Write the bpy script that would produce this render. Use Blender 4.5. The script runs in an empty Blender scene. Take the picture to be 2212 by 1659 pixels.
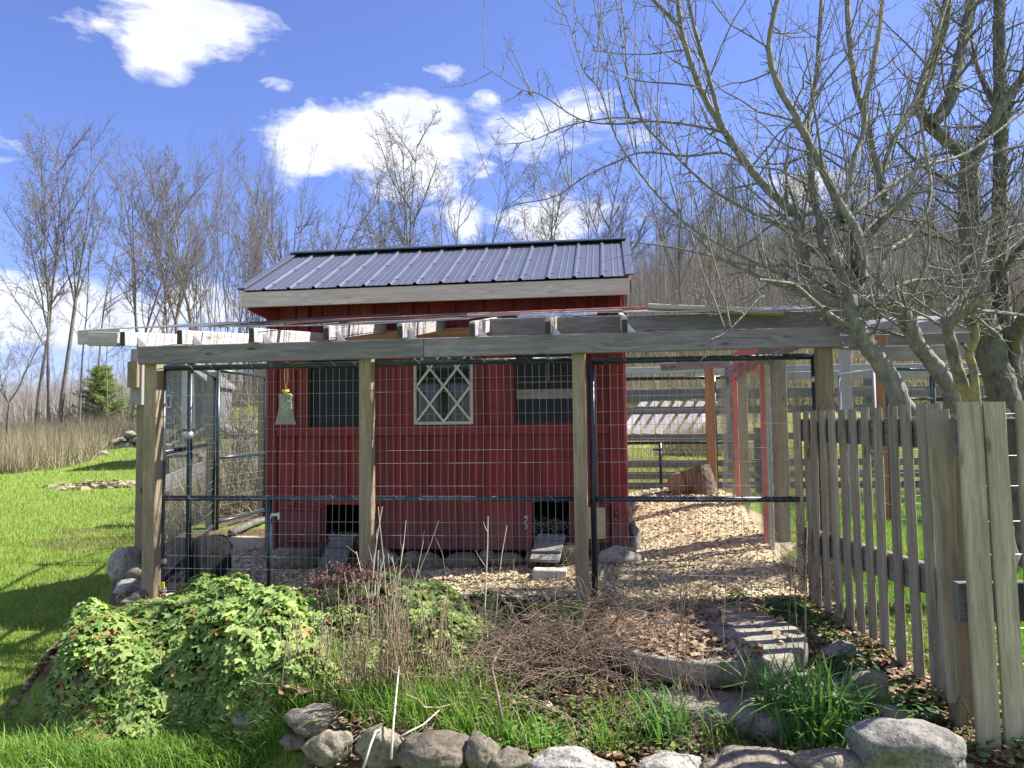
import bpy, bmesh, math, random
import numpy as np
from mathutils import Vector, Matrix, noise as mnoise
random.seed(7); np.random.seed(7)
R = math.radians
SC = bpy.context.scene
COL = SC.collection

# ------------------------------------------------------------------ camera
CAMZ = 1.24
F = 1597.0; CX = 1106.0; CY = 829.5          # photograph measured at 2212 x 1659
PITCH = math.atan(0.0545); ROLL = -0.0115
cf = Vector((0, math.cos(PITCH), math.sin(PITCH)))
r0 = Vector((1, 0, 0)); u0 = Vector((0, -math.sin(PITCH), math.cos(PITCH)))
cr = r0*math.cos(ROLL) + u0*math.sin(ROLL)
cu = u0*math.cos(ROLL) - r0*math.sin(ROLL)
cam_d = bpy.data.cameras.new('camera'); cam = bpy.data.objects.new('camera', cam_d); COL.objects.link(cam)
cam_d.sensor_width = 36; cam_d.lens = F/2212*36; cam_d.clip_start = 0.05; cam_d.clip_end = 3000
M = Matrix(((cr.x, cu.x, -cf.x, 0), (cr.y, cu.y, -cf.y, 0), (cr.z, cu.z, -cf.z, CAMZ), (0, 0, 0, 1)))
cam.matrix_world = M
SC.camera = cam

# ------------------------------------------------------------------ light
SUN_AZ = R(80); SUN_EL = R(50)               # azimuth measured from +Y towards +X
sd = Vector((math.sin(SUN_AZ)*math.cos(SUN_EL), math.cos(SUN_AZ)*math.cos(SUN_EL), math.sin(SUN_EL)))
sl = bpy.data.lights.new('sun', 'SUN'); sl.energy = 5.0; sl.angle = R(0.53); sl.color = (1.0, 0.955, 0.88)
so = bpy.data.objects.new('sun', sl); COL.objects.link(so)
so.rotation_euler = sd.to_track_quat('Z', 'Y').to_euler(); so.location = sd*60
SC.view_settings.view_transform = 'Standard'; SC.view_settings.look = 'None'
SC.view_settings.exposure = 1.3; SC.view_settings.gamma = 1.0
SC.view_settings.use_curve_mapping = False
SC.cycles.max_bounces = 6; SC.cycles.transparent_max_bounces = 12
SC.cycles.use_denoising = True

def raydir(px, py):
    return (cf + cr*((px-CX)/F) + cu*((CY-py)/F))
def P(px, py, Y):
    d = raydir(px, py); t = Y/d.y
    return Vector((d.x*t, Y, CAMZ+d.z*t))

# ------------------------------------------------------------------ node helper
class NT:
    def __init__(s, tree): s.t = tree; s.n = tree.nodes; s.l = tree.links
    def node(s, typ, **kw):
        n = s.n.new(typ)
        for k, v in kw.items(): setattr(n, k, v)
        return n
    def put(s, sock, v):
        if isinstance(v, bpy.types.NodeSocket): s.l.new(v, sock)
        elif isinstance(v, (tuple, list)) and len(v) == 3 and sock.type == 'RGBA': sock.default_value = (*v, 1)
        else: sock.default_value = v
    def noise(s, vec, scale, detail=4, rough=0.55, dist=0.0):
        n = s.node('ShaderNodeTexNoise'); s.put(n.inputs['Vector'], vec)
        n.inputs['Scale'].default_value = scale; n.inputs['Detail'].default_value = detail
        n.inputs['Roughness'].default_value = rough; n.inputs['Distortion'].default_value = dist
        return n.outputs['Fac']
    def ramp(s, fac, stops):
        n = s.node('ShaderNodeValToRGB'); s.put(n.inputs[0], fac); e = n.color_ramp.elements
        while len(e) < len(stops): e.new(0.5)
        for i, (p, c) in enumerate(stops):
            e[i].position = p; e[i].color = (*c, 1) if isinstance(c, (tuple, list)) else (c, c, c, 1)
        return n.outputs[0]
    def mix(s, fac, a, b, mode='MIX'):
        n = s.node('ShaderNodeMix', data_type='RGBA', blend_type=mode)
        s.put(n.inputs[0], fac); s.put(n.inputs[6], a); s.put(n.inputs[7], b); return n.outputs[2]
    def math(s, op, a, b=0.0, c=0.0, clamp=False):
        n = s.node('ShaderNodeMath', operation=op, use_clamp=clamp)
        s.put(n.inputs[0], a); s.put(n.inputs[1], b); s.put(n.inputs[2], c); return n.outputs[0]
    def vmath(s, op, a, b=(0, 0, 0)):
        n = s.node('ShaderNodeVectorMath', operation=op)
        s.put(n.inputs[0], a); s.put(n.inputs[1], b); return n.outputs[0]
    def map(s, vec, scale=(1, 1, 1), loc=(0, 0, 0)):
        n = s.node('ShaderNodeMapping'); s.put(n.inputs['Vector'], vec)
        n.inputs['Scale'].default_value = scale; n.inputs['Location'].default_value = loc; return n.outputs[0]
    def coord(s, kind='Object'): return s.node('ShaderNodeTexCoord').outputs[kind]
    def objrand(s): return s.node('ShaderNodeObjectInfo').outputs['Random']
    def island(s): return s.node('ShaderNodeNewGeometry').outputs['Random Per Island']
    def bump(s, h, strength=0.3, dist=0.01):
        n = s.node('ShaderNodeBump'); n.inputs['Strength'].default_value = strength
        n.inputs['Distance'].default_value = dist; s.put(n.inputs['Height'], h); return n.outputs[0]

def mat(name, fn):
    m = bpy.data.materials.new(name); m.use_nodes = True; m.node_tree.nodes.clear()
    t = NT(m.node_tree); out = t.node('ShaderNodeOutputMaterial')
    b = t.node('ShaderNodeBsdfPrincipled'); t.l.new(b.outputs[0], out.inputs[0])
    b.inputs['Roughness'].default_value = 0.8; b.inputs['Specular IOR Level'].default_value = 0.3
    r = fn(t, b)
    if r is not None: t.l.new(r, out.inputs[0])
    return m
def C(c, k=1.0): return (c[0]*k, c[1]*k, c[2]*k)

# ------------------------------------------------------------------ world: sky and clouds
world = bpy.data.worlds.new('World'); SC.world = world; world.use_nodes = True
world.node_tree.nodes.clear(); t = NT(world.node_tree)
sky = t.node('ShaderNodeTexSky'); sky.sky_type = 'NISHITA'; sky.sun_disc = False
sky.sun_elevation = SUN_EL; sky.sun_rotation = SUN_AZ; sky.altitude = 100; sky.air_density = 1.0; sky.dust_density = 0.6; sky.ozone_density = 2.5
skyc = t.mix(1.0, sky.outputs[0], (0.66, 0.66, 0.98), 'MULTIPLY')
d = t.coord('Generated')
total = None
clouds = [  # px, py, half-width, half-height of each cloud bank, thickness
    (400, 25, 190, 62, 1.05), (300, 75, 150, 45, .8), (350, 135, 70, 60, .8), (730, 300, 130, 75, 1.2), (880, 330, 130, 120, 1.25), (640, 330, 90, 90, 1.0),
    (850, 240, 50, 45, .9), (1150, 290, 95, 55, 1.15), (1270, 245, 100, 55, .95), (1420, 270, 120, 50, .6), (1200, 480, 170, 60, 1.25), (1010, 510, 40, 60, 1.0), (1045, 372, 35, 22, .8),
    (940, 150, 70, 26, .62), (605, 188, 50, 18, .6), (1055, 215, 36, 22, .7),
    (60, 640, 190, 60, 1.1), (300, 690, 220, 65, 1.15), (480, 650, 150, 60, .9), (150, 740, 200, 40, .9), (20, 320, 70, 50, .5), (1700, 420, 260, 60, .6)]
for (px, py, hw, hh, k) in clouds:
    c = raydir(px, py).normalized()
    mp = t.node('ShaderNodeMapping', vector_type='TEXTURE'); t.put(mp.inputs['Vector'], d)
    az = math.atan2(c.x, c.y); el = math.asin(c.z)
    mp.inputs['Location'].default_value = c
    mp.inputs['Rotation'].default_value = (el, 0, -az)
    mp.inputs['Scale'].default_value = (hw/F, 0.5, hh/F)
    ln = t.node('ShaderNodeVectorMath', operation='LENGTH'); t.l.new(mp.outputs[0], ln.inputs[0])
    g = t.math('MULTIPLY', t.math('POWER', 2.718, t.math('MULTIPLY', t.math('MULTIPLY', ln.outputs['Value'], ln.outputs['Value']), -1.7)), k)
    total = g if total is None else t.math('ADD', total, g)
# elsewhere: scattered fair-weather clouds on a flat cloud deck
sep = t.node('ShaderNodeSeparateXYZ'); t.l.new(d, sep.inputs[0])
dn = t.map(d, (1, 1, 2.2))
n1 = t.noise(dn, 5.0, 9, 0.62, 0.5); n2 = t.noise(dn, 17.0, 6, 0.6, .3)
wide = t.noise(d, 1.7, 2, 0.5)
back = t.math('MULTIPLY', t.math('MULTIPLY', t.math('SUBTRACT', 0.25, sep.outputs[1]), 2.0, clamp=True), t.math('MULTIPLY', wide, 1.1))
side = t.math('MULTIPLY', t.math('MULTIPLY', t.math('SUBTRACT', sep.outputs[0], 0.62), 3.0, clamp=True), t.math('MULTIPLY', wide, 1.1))
total = t.math('ADD', total, t.math('MAXIMUM', back, side))
dens = t.math('ADD', t.math('MULTIPLY', total, 1.0), t.math('ADD', t.math('MULTIPLY', t.math('SUBTRACT', n1, 0.5), 3.4), t.math('MULTIPLY', t.math('SUBTRACT', n2, 0.5), 1.9)))
dens = t.math('MULTIPLY', dens, t.math('MULTIPLY', total, 4.0, clamp=True))
cov = t.ramp(dens, [(0.38, 0.0), (0.62, 0.34), (1.05, 0.95)])
shade = t.noise(t.map(d, (1, 1, 2.5), (0.3, 0.1, 0.05)), 7.0, 6, 0.6)
cc = t.ramp(shade, [(0.36, (3.9, 4.1, 4.8)), (0.6, (5.1, 5.2, 5.4))])
fin = t.mix(cov, skyc, cc)
bg = t.node('ShaderNodeBackground'); t.put(bg.inputs[0], fin); bg.inputs[1].default_value = 0.095
wo = t.node('ShaderNodeOutputWorld'); t.l.new(bg.outputs[0], wo.inputs[0])

# ------------------------------------------------------------------ object helpers
W = {}
def tag(o, label=None, cat=None, group=None, kind=None):
    if label: o['label'] = label
    if cat: o['category'] = cat
    if group: o['group'] = group
    if kind: o['kind'] = kind
    return o
def empty(name, loc, label=None, cat=None, group=None):
    o = bpy.data.objects.new(name, None); COL.objects.link(o); o.empty_display_size = .1
    w = Matrix.Translation(Vector(loc)); o.matrix_basis = w; W[o.name] = w
    return tag(o, label, cat, group)
def link(name, me, m, parent, w):
    o = bpy.data.objects.new(name, me); COL.objects.link(o)
    if m and not me.materials: me.materials.append(m)
    W[o.name] = w
    if parent is not None:
        o.parent = parent; o.matrix_basis = W[parent.name].inverted() @ w
    else: o.matrix_basis = w
    return o
def npmesh(name, V, Fs, smooth=False):
    V = np.asarray(V, dtype=np.float32); Fs = np.asarray(Fs, dtype=np.int32)
    me = bpy.data.meshes.new(name); k = Fs.shape[1]; n = len(Fs)
    me.vertices.add(len(V)); me.vertices.foreach_set('co', V.ravel())
    me.loops.add(n*k); me.loops.foreach_set('vertex_index', Fs.ravel())
    me.polygons.add(n); me.polygons.foreach_set('loop_start', np.arange(0, n*k, k, dtype=np.int32))
    me.polygons.foreach_set('loop_total', np.full(n, k, dtype=np.int32))
    if smooth: me.polygons.foreach_set('use_smooth', np.ones(n, dtype=bool))
    me.update(calc_edges=True); return me
def nobj(name, V, Fs, m, parent=None, origin=None, smooth=False):
    V = np.asarray(V, dtype=np.float64)
    if parent is not None: w = W[parent.name]; org = np.array(w.translation)
    else:
        org = np.array(origin) if origin is not None else np.array([V[:, 0].mean(), V[:, 1].mean(), V[:, 2].min()])
        w = Matrix.Translation(Vector(org))
    me = npmesh(name, V-org, Fs, smooth)
    return link(name, me, m, parent, w)

class MB:
    def __init__(s): s.v = []; s.f = []
    def add(s, vs, fs):
        b = len(s.v); s.v += [tuple(v) for v in vs]; s.f += [tuple(i+b for i in f) for f in fs]
    def box(s, c, sx, sy, sz, ax=None):
        c = Vector(c); X, Y, Z = ax if ax else (Vector((1, 0, 0)), Vector((0, 1, 0)), Vector((0, 0, 1)))
        vs = [c+X*(a*sx/2)+Y*(b*sy/2)+Z*(d_*sz/2) for a in (-1, 1) for b in (-1, 1) for d_ in (-1, 1)]
        s.add(vs, [(0, 1, 3, 2), (4, 6, 7, 5), (0, 4, 5, 1), (2, 3, 7, 6), (0, 2, 6, 4), (1, 5, 7, 3)])
    def tube(s, pts, rad, n=8, caps=True):
        pts = [Vector(p) for p in pts]
        if not isinstance(rad, (list, tuple)): rad = [rad]*len(pts)
        b = len(s.v); ref = None
        for i, p in enumerate(pts):
            tg = (pts[min(i+1, len(pts)-1)]-pts[max(i-1, 0)]).normalized()
            if ref is None: ref = Vector((0, 0, 1)) if abs(tg.z) < .9 else Vector((1, 0, 0))
            a = tg.cross(ref)
            if a.length < 1e-4: a = tg.cross(Vector((0.3, 1, 0.2)))
            a.normalize(); c = a.cross(tg).normalized(); ref = c
            for k in range(n):
                th = 2*math.pi*k/n; s.v.append(tuple(p+(a*math.cos(th)+c*math.sin(th))*rad[i]))
        for i in range(len(pts)-1):
            for k in range(n):
                k2 = (k+1) % n
                s.f.append((b+i*n+k, b+i*n+k2, b+(i+1)*n+k2, b+(i+1)*n+k))
        if caps:
            s.f.append(tuple(b+k for k in range(n-1, -1, -1))); e = b+(len(pts)-1)*n
            s.f.append(tuple(e+k for k in range(n)))
    def build(s, name, m, parent=None, origin=None, smooth=False):
        if parent is not None: w = W[parent.name]
        else:
            if origin is None:
                a = np.array(s.v); origin = (a[:, 0].mean(), a[:, 1].mean(), a[:, 2].min())
            w = Matrix.Translation(Vector(origin))
        o_ = w.translation
        me = bpy.data.meshes.new(name); me.from_pydata([(v[0]-o_.x, v[1]-o_.y, v[2]-o_.z) for v in s.v], [], s.f)
        if smooth:
            me.polygons.foreach_set('use_smooth', [True]*len(me.polygons))
        me.update(); return link(name, me, m, parent, w)

_pl = {}
def plank_mesh(L, w, th, ch):
    k = (round(L, 3), round(w, 3), round(th, 3))
    if k in _pl: return _pl[k]
    a, b = w/2, th/2; c = min(ch, b*.6, a*.6)
    sec = [(-b+c, -a), (b-c, -a), (b, -a+c), (b, a-c), (b-c, a), (-b+c, a), (-b, a-c), (-b, -a+c)]
    V = [(-L/2, y, z) for y, z in sec]+[(L/2, y, z) for y, z in sec]
    Fc = [(i, (i+1) % 8, 8+(i+1) % 8, 8+i) for i in range(8)]+[tuple(range(7, -1, -1)), tuple(range(8, 16))]
    me = bpy.data.meshes.new('plank'); me.from_pydata(V, [], Fc); me.update(); _pl[k] = me; return me
def frame(a, b, up):
    X = (b-a).normalized(); Y = up.cross(X)
    if Y.length < 1e-4: Y = Vector((0, 1, 0)).cross(X)
    Y.normalize(); Z = X.cross(Y)
    w = Matrix(((X.x, Y.x, Z.x, 0), (X.y, Y.y, Z.y, 0), (X.z, Y.z, Z.z, 0), (0, 0, 0, 1))); w.translation = (a+b)/2
    return w
def plank(name, m, parent, a, b, w, th, up=(0, 0, 1), ch=.004, label=None):
    """a piece of timber from a to b; w measured along 'up', th across it"""
    a, b = Vector(a), Vector(b)
    me = plank_mesh((b-a).length, w, th, ch)
    if me.materials and me.materials[0] != m: me = me.copy(); me.materials.clear()
    o = link(name, me, m, parent, frame(a, b, Vector(up)))
    if label: o['label'] = label
    return o

def scatter(bV, bF, pos, rot, scl):
    bV = np.asarray(bV); bF = np.asarray(bF); n = len(pos)
    scl = np.asarray(scl)
    if scl.ndim == 1: scl = np.repeat(scl[:, None], 3, 1)
    V = np.einsum('nij,nkj->nki', rot, bV[None]*scl[:, None, :]) + pos[:, None, :]
    Fc = bF[None]+(np.arange(n)*len(bV))[:, None, None]
    return V.reshape(-1, 3), Fc.reshape(-1, bF.shape[1])
def rots(n, yaw=None, tilt=None, tdir=None, roll=None):
    yaw = np.random.rand(n)*2*np.pi if yaw is None else yaw
    tilt = np.zeros(n) if tilt is None else tilt
    tdir = np.random.rand(n)*2*np.pi if tdir is None else tdir
    cz, sz = np.cos(yaw), np.sin(yaw); Z = np.zeros(n); O = np.ones(n)
    Rz = np.stack([np.stack([cz, -sz, Z], 1), np.stack([sz, cz, Z], 1), np.stack([Z, Z, O], 1)], 1)
    ax = np.stack([-np.sin(tdir), np.cos(tdir), Z], 1); c, s = np.cos(tilt), np.sin(tilt)
    K = np.zeros((n, 3, 3)); K[:, 0, 2] = ax[:, 1]; K[:, 2, 0] = -ax[:, 1]; K[:, 1, 2] = -ax[:, 0]; K[:, 2, 1] = ax[:, 0]
    I = np.eye(3)[None]
    Rt = I + s[:, None, None]*K + (1-c)[:, None, None]*np.einsum('nij,njk->nik', K, K)
    return np.einsum('nij,njk->nik', Rt, Rz)

# ------------------------------------------------------------------ terrain function
def S(x): x = np.clip(x, 0, 1); return x*x*(3-2*x)
def xl(y): return np.interp(y, [2.5, 3.3, 3.6, 4.3, 5.5, 7, 9.5, 14, 40], [-.6, -1.3, -1.9, -2.75, -3.0, -3.75, -4.2, -5.5, -9])
def yf(x): return np.interp(x, [-3, -1.6, -1.2, -.8, 0, 1.2, 2.4, 5], [3.95, 3.85, 3.62, 3.3, 2.95, 2.85, 2.75, 2.4])
def raised(x, y): return S((x-xl(y))/.35+.5)*S((y-yf(x))/.3+.5)
def wob(x, y): return .5*np.sin(x*.31+y*.17)+.3*np.sin(x*.73-y*.41+2)+.2*np.sin(x*1.3+y*1.1)
def ground(x, y):
    x = np.asarray(x, dtype=float); y = np.asarray(y, dtype=float)
    rs = raised(x, y)
    z = -.36+.03*wob(x, y)*S((y-2)/5)
    z = z+rs*(.36-.13*(1-S((y-3.0)/1.2))*S((3-x)/2))
    z = z+.42*np.exp(-((x-1.95)/1.5)**2-((y-8.9)/np.where(y < 8.9, 2.1, 1.1))**2)
    z = z+.12*np.exp(-((x-2.6)/1.5)**2-((y-7)/1.5)**2)
    z = z+.22*S((y-9)/4)*S((x+1)/2)
    z = z+np.clip(y-36, 0, 400)*.035*S((60-x)/40)*(y > 36)
    q = x/np.maximum(y, 1)
    z = z+(.95*S((y-16)/26)+1.7*S((y-18)/12)*S((q+.495)/.07))*S((-.20-q)/.1)
    z = z+S((q+.28)/.75)*(np.clip((y-28)/95, 0, 1)**1.15*30+.6*S((y-30)/8))*(y > 5)
    z = z+S((y-25)/30)*(.5*np.sin(x*.21+y*.13)+.35*np.sin(x*.47-y*.3))*.5
    return z
def gz(x, y): return float(ground(x, y))
def unp(px, py, z=None, it=6):
    """ground point seen at a pixel"""
    d_ = raydir(px, py); zz = 0.0 if z is None else z
    for _ in range(it if z is None else 1):
        tt = (zz-CAMZ)/d_.z; x, y = d_.x*tt, d_.y*tt
        if z is None: zz = gz(x, y)
    return Vector((x, y, zz))

# run / coop frame: u along the front, v away from the camera
TY = .1285; E1 = Vector((1, -TY, 0)).normalized(); E2 = Vector((TY, 1, 0)).normalized(); O0 = Vector((0, 5.2, 0)); EZ = Vector((0, 0, 1))
def Q(u, v, z): return O0+E1*u+E2*v+EZ*z
def onv(px, py, v):
    d_ = raydir(px, py); o = Vector((0, 0, CAMZ)); tt = ((O0-o).dot(E2)+v)/d_.dot(E2); p = o+d_*tt
    return (p-O0).dot(E1), p.z
def onu(px, py, u):
    d_ = raydir(px, py); o = Vector((0, 0, CAMZ)); tt = ((O0-o).dot(E1)+u)/d_.dot(E1); p = o+d_*tt
    return (p-O0).dot(E2), p.z

# ------------------------------------------------------------------ materials
def wood(name, base, dark, knots=.5, grainy=1.0, tint=None, tk=0.0, rough=.85):
    def fn(t, b):
        o = t.coord('Object'); rnd = t.objrand()
        off = t.node('ShaderNodeCombineXYZ'); t.put(off.inputs[0], t.math('MULTIPLY', rnd, 37.0)); t.put(off.inputs[1], t.math('MULTIPLY', rnd, 91.0)); t.put(off.inputs[2], t.math('MULTIPLY', rnd, 53.0))
        v = t.vmath('ADD', o, off.outputs[0])
        warp = t.noise(t.map(v, (1.6, 5, 5)), 1.0, 3, .5)
        vv = t.map(v, (1.3, 42, 42)); wv = t.node('ShaderNodeCombineXYZ'); t.put(wv.inputs[1], t.math('MULTIPLY', warp, 7.0)); t.put(wv.inputs[2], t.math('MULTIPLY', warp, 7.0))
        g = t.noise(t.vmath('ADD', vv, wv.outputs[0]), 1.0, 4, .65)
        fine = t.noise(t.map(v, (6, 220, 220)), 1.0, 3, .6)
        blot = t.noise(t.map(v, (2.0, 6, 6)), 1.0, 4, .6)
        col = t.ramp(g, [(.30, dark), (.48, C(base, .86)), (.66, C(base, 1.14))])
        col = t.mix(t.ramp(blot, [(.35, 0.0), (.7, .55)]), col, C(dark, .95) if tint is None else tint)
        col = t.mix(t.ramp(fine, [(.3, .35*grainy), (.5, 0.0)]), col, C(dark, .55))
        vo = t.node('ShaderNodeTexVoronoi'); t.put(vo.inputs['Vector'], t.map(v, (2.6, 9, 9))); vo.inputs['Scale'].default_value = 1.0; vo.inputs['Randomness'].default_value = 1.0
        kn = t.ramp(vo.outputs['Distance'], [(.05, knots), (.13, 0.0)])
        col = t.mix(kn, col, C(dark, .25))
        hv = t.node('ShaderNodeHueSaturation'); t.put(hv.inputs['Color'], col); t.put(hv.inputs['Value'], t.math('ADD', t.math('MULTIPLY', rnd, .34), .83)); t.put(hv.inputs['Hue'], t.math('ADD', t.math('MULTIPLY', rnd, .014), .493))
        t.put(b.inputs['Base Color'], hv.outputs[0]); b.inputs['Roughness'].default_value = rough
        t.put(b.inputs['Normal'], t.bump(t.math('ADD', g, t.math('MULTIPLY', fine, .6)), .45, .004))
    return mat(name, fn)
M_beam = wood('weathered_beam', (.305, .275, .278), (.15, .138, .145), .9)
M_raft = wood('bleached_rafter', (.49, .45, .43), (.31, .29, .28), .7)
M_post = wood('treated_post', (.36, .29, .19), (.21, .155, .095), .8)
M_picket = wood('picket_wood', (.42, .36, .27), (.25, .205, .15), .7, 1.4)
M_rail = wood('old_rail', (.235, .225, .215), (.10, .095, .09), .8, 1.6)
M_paddock = wood('paddock_board', (.20, .185, .185), (.11, .10, .10), .6)
M_fascia = wood('bare_fascia', (.66, .57, .50), (.50, .41, .36), .35, .8, tint=(.62, .45, .40))
M_orange = wood('fresh_post', (.46, .25, .13), (.30, .145, .07), .5)
M_endg = wood('end_grain_shade_dark', (.075, .07, .065), (.04, .038, .035), .2)
M_pale = wood('pale_plank', (.66, .60, .50), (.50, .44, .36), .3)
M_ply = wood('plywood', (.52, .40, .26), (.42, .31, .19), .2)

def paint(name, c, rough=.55, wear=.25, dirt=(.10, .07, .06), dz=None):
    def fn(t, b):
        o = t.coord('Object'); rnd = t.objrand()
        n = t.noise(o, 3.0, 6, .65); f = t.noise(t.map(o, (60, 60, 4)), 1.0, 3, .5)
        col = t.mix(t.ramp(n, [(.4, 0.0), (.75, wear)]), c, C(c, 1.5))
        col = t.mix(t.ramp(t.noise(o, 11.0, 5, .7), [(.52, 0.0), (.75, wear)]), col, dirt)
        if dz is not None:   # mud splashed up the bottom of the wall
            g = t.node('ShaderNodeNewGeometry'); s = t.node('ShaderNodeSeparateXYZ'); t.l.new(g.outputs['Position'], s.inputs[0])
            hh = t.math('ADD', s.outputs[2], t.math('MULTIPLY', n, .25))
            st_ = t.noise(t.map(g.outputs['Position'], (14, 14, .7)), 1.0, 5, .6)
            col = t.mix(t.ramp(st_, [(.45, 0.0), (.7, .5)]), col, C(c, .5))
            col = t.mix(t.ramp(t.noise(g.outputs['Position'], 2.3, 5, .6), [(.45, 0.0), (.75, .45)]), col, (.25, .045, .04))
            col = t.mix(t.ramp(hh, [(dz, .6), (dz+.35, 0.0)]), col, (.125, .075, .07))
        hv = t.node('ShaderNodeHueSaturation'); t.put(hv.inputs['Color'], col); t.put(hv.inputs['Value'], t.math('ADD', t.math('MULTIPLY', rnd, .45), .78))
        t.put(b.inputs['Base Color'], hv.outputs[0]); b.inputs['Roughness'].default_value = rough; b.inputs['Specular IOR Level'].default_value = .4
        t.put(b.inputs['Normal'], t.bump(f, .15, .003))
    return mat(name, fn)
M_red = paint('barn_red_paint', (.19, .014, .018), .6, .35, dz=.42)
M_redfade = paint('faded_red_paint', (.46, .17, .14), .6, .5, (.52, .44, .39))  # paint faded to a paler, pinkish red
M_white = paint('old_white_paint', (.50, .49, .44), .6, .35, (.25, .24, .2))
M_greyp = paint('grey_paint', (.33, .34, .36), .6, .2)

def metal(name, c, rough=.35, metallic=0.0, var=.2):
    def fn(t, b):
        o = t.coord('Object'); n = t.noise(o, 6.0, 5, .6)
        t.put(b.inputs['Base Color'], t.mix(t.ramp(n, [(.35, 0.0), (.7, var)]), c, C(c, 1.8)))
        t.put(b.inputs['Roughness'], t.math('ADD', t.math('MULTIPLY', n, .2), rough-.1)); b.inputs['Metallic'].default_value = metallic
        b.inputs['Specular IOR Level'].default_value = .5
    return mat(name, fn)
M_tube = metal('dark_coated_tube', (.018, .032, .042), .32)
M_wire = metal('galvanised_wire', (.30, .29, .27), .4, .3)
M_wired = metal('dull_wire', (.16, .155, .15), .5, .2)
M_galv = metal('galvanised_steel', (.45, .46, .48), .35, .7)
M_roof = metal('dark_blue_steel_roofing', (.085, .092, .125), .38, .0, .1)
M_roofd = metal('ridge_cap_steel', (.03, .035, .055), .45, .0, .1)
M_screw = metal('rusty_metal', (.05, .035, .03), .6, .4)
def plain(name, c, rough=.8, var=.3, sc=8.0, bump=.2):
    def fn(t, b):
        o = t.coord('Object'); n = t.noise(o, sc, 6, .65)
        t.put(b.inputs['Base Color'], t.mix(t.ramp(n, [(.3, 0.0), (.7, 1.0)]), C(c, 1-var), C(c, 1+var)))
        b.inputs['Roughness'].default_value = rough
        if bump: t.put(b.inputs['Normal'], t.bump(n, bump, .01))
    return mat(name, fn)
M_black = plain('interior_shade_black', (.010, .010, .012), .9, .2)  # near-black colour stands in for shade inside the coop and holes
M_screen = plain('black_window_screen', (.013, .013, .022), .5, .2)
M_rubber = plain('tyre_rubber', (.006, .0065, .007), .95, .3, 20)
M_yellow = plain('yellow_plastic', (.62, .62, .03), .4, .1)
M_string = plain('jute_string', (.30, .16, .07), .9, .2)
M_straw = plain('straw_bedding', (.28, .25, .19), .95, .5, 30)
M_shingle = plain('grey_shingle', (.15, .15, .155), .9, .3, 5)
M_teal = plain('teal_tarpaulin', (.05, .30, .33), .6, .2)
M_bagglass = mat('clear_bag', lambda t, b: (t.put(b.inputs['Base Color'], (.34, .36, .33)), t.put(b.inputs['Roughness'], .25), t.put(b.inputs['Alpha'], .75), None)[-1])
M_bagfill = plain('dried_bait', (.34, .36, .27), .7, .45, 35)
def glassfn(t, b):
    b.inputs['Base Color'].default_value = (.02, .022, .022, 1); b.inputs['Roughness'].default_value = .08; b.inputs['Specular IOR Level'].default_value = .6
M_glass = mat('old_window_glass', glassfn)

def rockfn(c1, c2, c3, sp=1.0):
    def fn(t, b):
        o = t.coord('Object'); rnd = t.objrand()
        off = t.node('ShaderNodeCombineXYZ')
        for i in range(3): t.put(off.inputs[i], t.math('MULTIPLY', rnd, 31.0+17*i))
        v = t.vmath('ADD', o, off.outputs[0])
        n = t.noise(v, 5, 7, .68); f = t.noise(v, 60, 4, .7); l = t.noise(v, 9, 6, .7)
        col = t.ramp(n, [(.33, c2), (.5, c1), (.68, C(c1, 1.25))])
        col = t.mix(t.ramp(f, [(.38, .6*sp), (.5, 0.0)]), col, C(c2, .4))
        col = t.mix(t.ramp(l, [(.56, 0.0), (.63, .75*sp)]), col, c3)
        hv = t.node('ShaderNodeHueSaturation'); t.put(hv.inputs['Color'], col); t.put(hv.inputs['Value'], t.math('ADD', t.math('MULTIPLY', rnd, .4), .8))
        t.put(b.inputs['Base Color'], hv.outputs[0]); b.inputs['Roughness'].default_value = .92
        t.put(b.inputs['Normal'], t.bump(t.math('ADD', n, t.math('MULTIPLY', f, .35)), .9, .02))
    return fn
M_rock = mat('lichened_fieldstone', rockfn((.215, .185, .14), (.09, .075, .055), (.09, .09, .055)))
M_rockw = mat('pale_granite', rockfn((.32, .30, .265), (.15, .14, .125), (.09, .095, .065)))
M_mill = mat('millstone_granite', rockfn((.255, .23, .185), (.12, .11, .09), (.09, .10, .06), 1.0))

def bark(name, c, moss, k=.5, rim=None):
    def fn(t, b):
        o = t.coord('Object')
        n = t.noise(t.map(o, (1, 1, .5)), 26, 5, .7); m = t.noise(o, 4.5, 5, .65); f = t.noise(o, 90, 3, .6)
        vo = t.node('ShaderNodeTexVoronoi'); t.put(vo.inputs['Vector'], t.map(o, (1, 1, .35))); vo.inputs['Scale'].default_value = 38
        col = t.ramp(n, [(.32, C(c, .45)), (.55, c), (.7, C(c, 1.5))])
        col = t.mix(t.ramp(m, [(.45, 0.0), (.6, k)]), col, moss)
        col = t.mix(t.ramp(f, [(.35, .5), (.5, 0.0)]), col, C(c, .35))
        t.put(b.inputs['Base Color'], col); b.inputs['Roughness'].default_value = .9
        t.put(b.inputs['Normal'], t.bump(t.math('ADD', n, t.math('MULTIPLY', vo.outputs['Distance'], .8)), .9, .012))
    return mat(name, fn)
M_apple = bark('apple_bark', (.25, .235, .205), (.235, .23, .165), .6)
M_apple2 = bark('old_apple_bark', (.15, .14, .12), (.20, .21, .16), .5)
M_lichen = bark('yellow_lichen_bark', (.22, .20, .14), (.42, .37, .13), .95)
M_tree = bark('grey_tree_bark', (.19, .17, .15), (.27, .255, .23), .5)
M_treeb = bark('brown_grey_bark', (.22, .185, .15), (.22, .19, .16), .5)
M_twig = plain('dry_stalk', (.36, .28, .19), .85, .35, 40, 0)
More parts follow.
